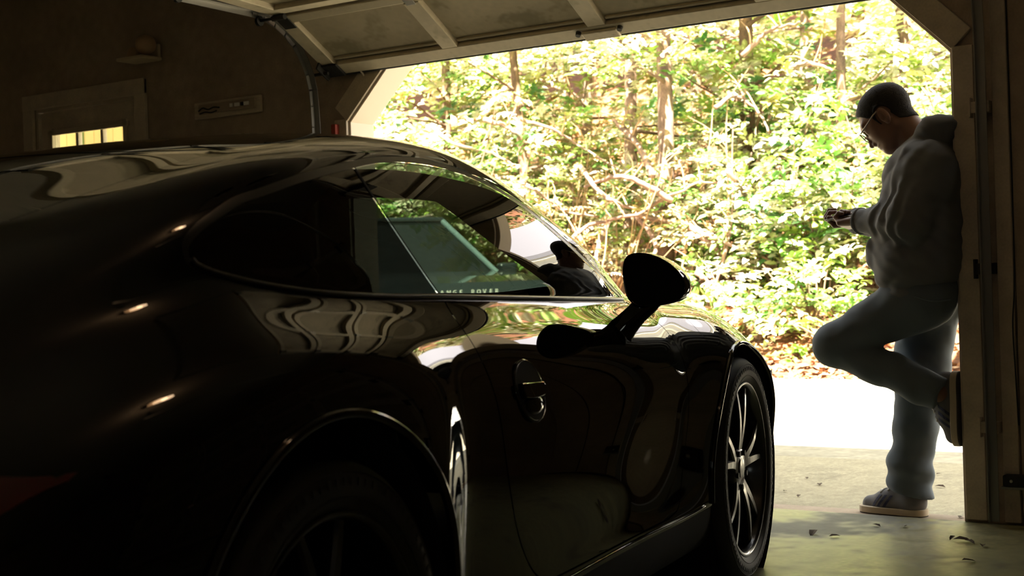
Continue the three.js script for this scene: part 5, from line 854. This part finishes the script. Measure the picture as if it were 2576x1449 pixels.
// ---------------------------------------------------------------- things outside that show through glass or in reflections
{
  // a dark sport utility vehicle on the driveway, nose towards the garage (local: x forward, y up, z right, origin under the front bumper)
  const fwd = V(0.86, 0, 0.51).normalize(), noseAt = atZ(1168, 735, -4.62);
  const v = thing('parked_suv', 'dark green sport utility vehicle on the driveway seen through the sports car windows', 'car', [noseAt.x, -0.016, noseAt.z], Math.atan2(-fwd.z, fwd.x));
  const pt = phy({ color: lin(0.012, 0.018, 0.018), roughness: 0.3, clearcoat: 1, clearcoatRoughness: 0.03 }), gl = phy({ color: lin(0.008, 0.010, 0.009), roughness: 0.03, specularIntensity: 0.7 });
  const prof = new THREE.Shape(); [[-0.02, 0.30], [0.0, 0.55], [-0.03, 0.80], [-0.10, 0.90], [-0.5, 0.955], [-1.05, 1.0], [-2.6, 1.03], [-4.2, 1.04], [-4.36, 0.95], [-4.40, 0.6], [-4.34, 0.32], [-3.95, 0.28], [-3.85, 0.55], [-3.55, 0.70], [-3.25, 0.55], [-3.15, 0.28], [-1.30, 0.26], [-1.20, 0.55], [-0.9, 0.70], [-0.6, 0.55], [-0.5, 0.28]].forEach(([x, y], i) => i ? prof.lineTo(x, y) : prof.moveTo(x, y)); prof.closePath();
  mk('body', new THREE.ExtrudeGeometry(prof, { depth: 1.72, bevelEnabled: true, bevelSize: 0.05, bevelThickness: 0.07, bevelSegments: 4 }).translate(0, 0, -0.86), pt, v);
  const hull = (b, t) => { const g = new THREE.BufferGeometry(), q = [...b, ...t].map((p) => V(...p)), o = [], f = (a, c, d, e) => { for (const k of [a, c, d, a, d, e]) o.push(q[k].x, q[k].y, q[k].z); }; f(0, 1, 5, 4); f(1, 2, 6, 5); f(2, 3, 7, 6); f(3, 0, 4, 7); f(4, 5, 6, 7); return triGeo(o); };
  mk('glasshouse', hull([[-1.02, 1.0, -0.80], [-1.02, 1.0, 0.80], [-4.25, 1.04, 0.80], [-4.25, 1.04, -0.80]], [[-1.95, 1.565, -0.62], [-1.95, 1.565, 0.62], [-4.0, 1.53, 0.60], [-4.0, 1.53, -0.60]]), gl, v);
  mk('roof', rbx(2.2, 0.06, 1.30, 0.028, -3.02, 1.575, 0, 3), pt, v);
  for (const s of [1, -1]) { mk('pillar', tubeGeo([V(-1.0, 1.0, 0.80 * s), V(-1.95, 1.565, 0.625 * s)], 0.03, 8), std({ color: lin(0.12, 0.17, 0.17), roughness: 0.3 }), v); mk('roof_rail', tubeGeo([V(-2.1, 1.63, 0.58 * s), V(-3.9, 1.60, 0.56 * s)], 0.014, 8), std({ color: lin(0.45, 0.35, 0.25), roughness: 0.3, metalness: 0.6 }), v);
    mk('headlamp', rbx(0.06, 0.11, 0.36, 0.03, -0.03, 0.74, 0.62 * s), phy({ color: lin(0.4, 0.42, 0.42), roughness: 0.08, clearcoat: 1 }), v);
    mk('wing_mirror', rbx(0.12, 0.13, 0.20, 0.04, -1.25, 1.06, 0.99 * s), pt, v);
    for (const x of [-0.9, -3.55]) { const w = new THREE.Group(); w.name = 'wheel'; w.position.set(x, 0.36, 0.80 * s); v.add(w); mk('tyre', new THREE.TorusGeometry(0.28, 0.085, 14, 40), M.tyre, w); mk('rim', new THREE.CylinderGeometry(0.22, 0.22, 0.10, 32).rotateX(Math.PI / 2), M.rim, w); } }
  mk('grille', rbx(0.03, 0.13, 0.80, 0.01, 0.045, 0.70, 0), G.black, v);
  mk('bumper_intake', rbx(0.03, 0.14, 1.1, 0.02, 0.045, 0.42, 0), G.black, v);
  const font = await new FontLoader().loadAsync('fonts/droid/droid_sans_bold.typeface.json'), L = 'RANGE ROVER', step = 0.056, mat = std({ color: lin(0.75, 0.74, 0.70), roughness: 0.3, metalness: 0.5 });
  [...L].forEach((ch, i) => { if (ch === ' ') return; const g = new TextGeometry(ch, { font, size: 0.040, depth: 0.006, curveSegments: 4 }); g.computeBoundingBox(); const w = g.boundingBox.max.x - g.boundingBox.min.x; g.translate(-w / 2, 0, 0).rotateY(Math.PI / 2).translate(0.045, 0.845, -(i - 5) * step); mk('letter', g, mat, v); });
}
{
  // white clapboard wing of the house at the right, mirrored in the side glass
  const h = thing('house_wing', 'white clapboard house wing with grey shingle roof beside the driveway', 'house', [1.9, 0, -7.4]);
  const wm = std({ color: lin(0.62, 0.63, 0.62), roughness: 0.8 });
  mk('wall_core', bb(-3.0, 4.5, -0.2, 2.62, -1.9, 1.62), wm, h);
  for (let k = 0; k < 22; k++) mk('clapboard', bx(7.54, 0.130, 0.018, 0.75, 0.06 + k * 0.118, 1.634 + 0.0), wm, h), mk('clapboard', bx(0.018, 0.130, 3.56, -3.012, 0.06 + k * 0.118, -0.14), wm, h);
  mk('eave', merge([bb(-3.4, 4.9, 2.62, 2.80, 1.62, 2.0), bb(-3.4, 4.9, 2.74, 2.86, 1.98, 2.08)]), std({ color: lin(0.78, 0.78, 0.77), roughness: 0.6 }), h);
  const roof = new THREE.Shape(); roof.moveTo(-2.3, 2.78); roof.lineTo(2.1, 2.78); roof.lineTo(2.1, 2.86); roof.lineTo(-0.1, 4.1); roof.lineTo(-2.3, 2.86);
  const rm = std({ color: lin(0.16, 0.16, 0.18), roughness: 0.95 });
  mk('roof', new THREE.ExtrudeGeometry(roof, { depth: 8.3, bevelEnabled: false }).rotateY(-Math.PI / 2).translate(4.9, 0, 0), rm, h);
}
{
  // pale yellow porch wall beyond the side door's window, with green posts and a red board
  const p = thing('garden_porch', 'pale yellow board porch with green posts beyond the side door', 'porch', [-9.7, 0, -4.0]);
  const ym = std({ color: lin(0.62, 0.47, 0.24), roughness: 0.8 });
  for (let k = 0; k < 22; k++) mk('board', rbx(0.136, 3.0, 0.03, 0.005, -1.5 + k * 0.14, 1.5, -0.3), ym, p);
  mk('porch_roof', bb(-1.8, 1.8, 3.02, 3.10, -0.6, 0.85), std({ color: lin(0.3, 0.28, 0.25), roughness: 0.9 }), p);
  for (const x of [-0.43, 0.10]) mk('post', rbx(0.05, 3.0, 0.05, 0.006, x, 1.5, 0.1), std({ color: lin(0.10, 0.15, 0.05), roughness: 0.7 }), p);
  tag(mk('signboard', rbx(0.62, 0.20, 0.03, 0.006, -0.22, 2.26, 0.0), std({ color: lin(0.55, 0.10, 0.07), roughness: 0.6 }), p), 'red board');
}

// dry leaves and bits of bark blown onto the floor and the apron
{
  setSeed(5); const one = []; leafTris(one, V(-0.03, 0, 0), V(1, 0, 0), V(0, 1, 0), 0.06, 0.03, 0.12); const lg = triGeo(one), lm = std({ color: lin(0.075, 0.048, 0.028), roughness: 0.9, side: THREE.DoubleSide });
  const onFloor = (px, py, y) => { const d = dirAt(px, py); return eye.clone().addScaledVector(d, (y - eye.y) / d.y); };
  for (const [px, py, s, inside] of [[2045, 1345, 1.0, 1], [2100, 1352, 0.7, 1], [2205, 1325, 0.6, 1], [2275, 1327, 0.6, 1], [2422, 1362, 1.1, 1], [2440, 1367, 0.9, 1], [2395, 1357, 0.6, 1], [2472, 1376, 0.7, 1], [2437, 1414, 0.8, 1], [2418, 1304, 0.7, 1], [2062, 1221, 0.8, 0], [2010, 1250, 0.6, 0], [1975, 1238, 0.5, 0], [2365, 1227, 0.8, 0], [2362, 1195, 0.5, 0], [2030, 1205, 0.5, 0]]) {
    const p = onFloor(px, py, py > 1310 ? 0 : -0.012), m = mk('dry_leaf', lg, lm); m.position.copy(p).y += 0.006; m.scale.set(s, s, s); m.rotation.set(rr(-0.25, 0.25), rr(0, 6.28), rr(-0.25, 0.25));
    tag(m, inside ? 'small dark dry leaf on the garage floor' : 'small brown dry leaf on the pale apron concrete', 'leaf', inside ? 'dry leaves on the garage floor' : 'dry leaves on the apron');
  }
}
renderer.render(scene, camera);
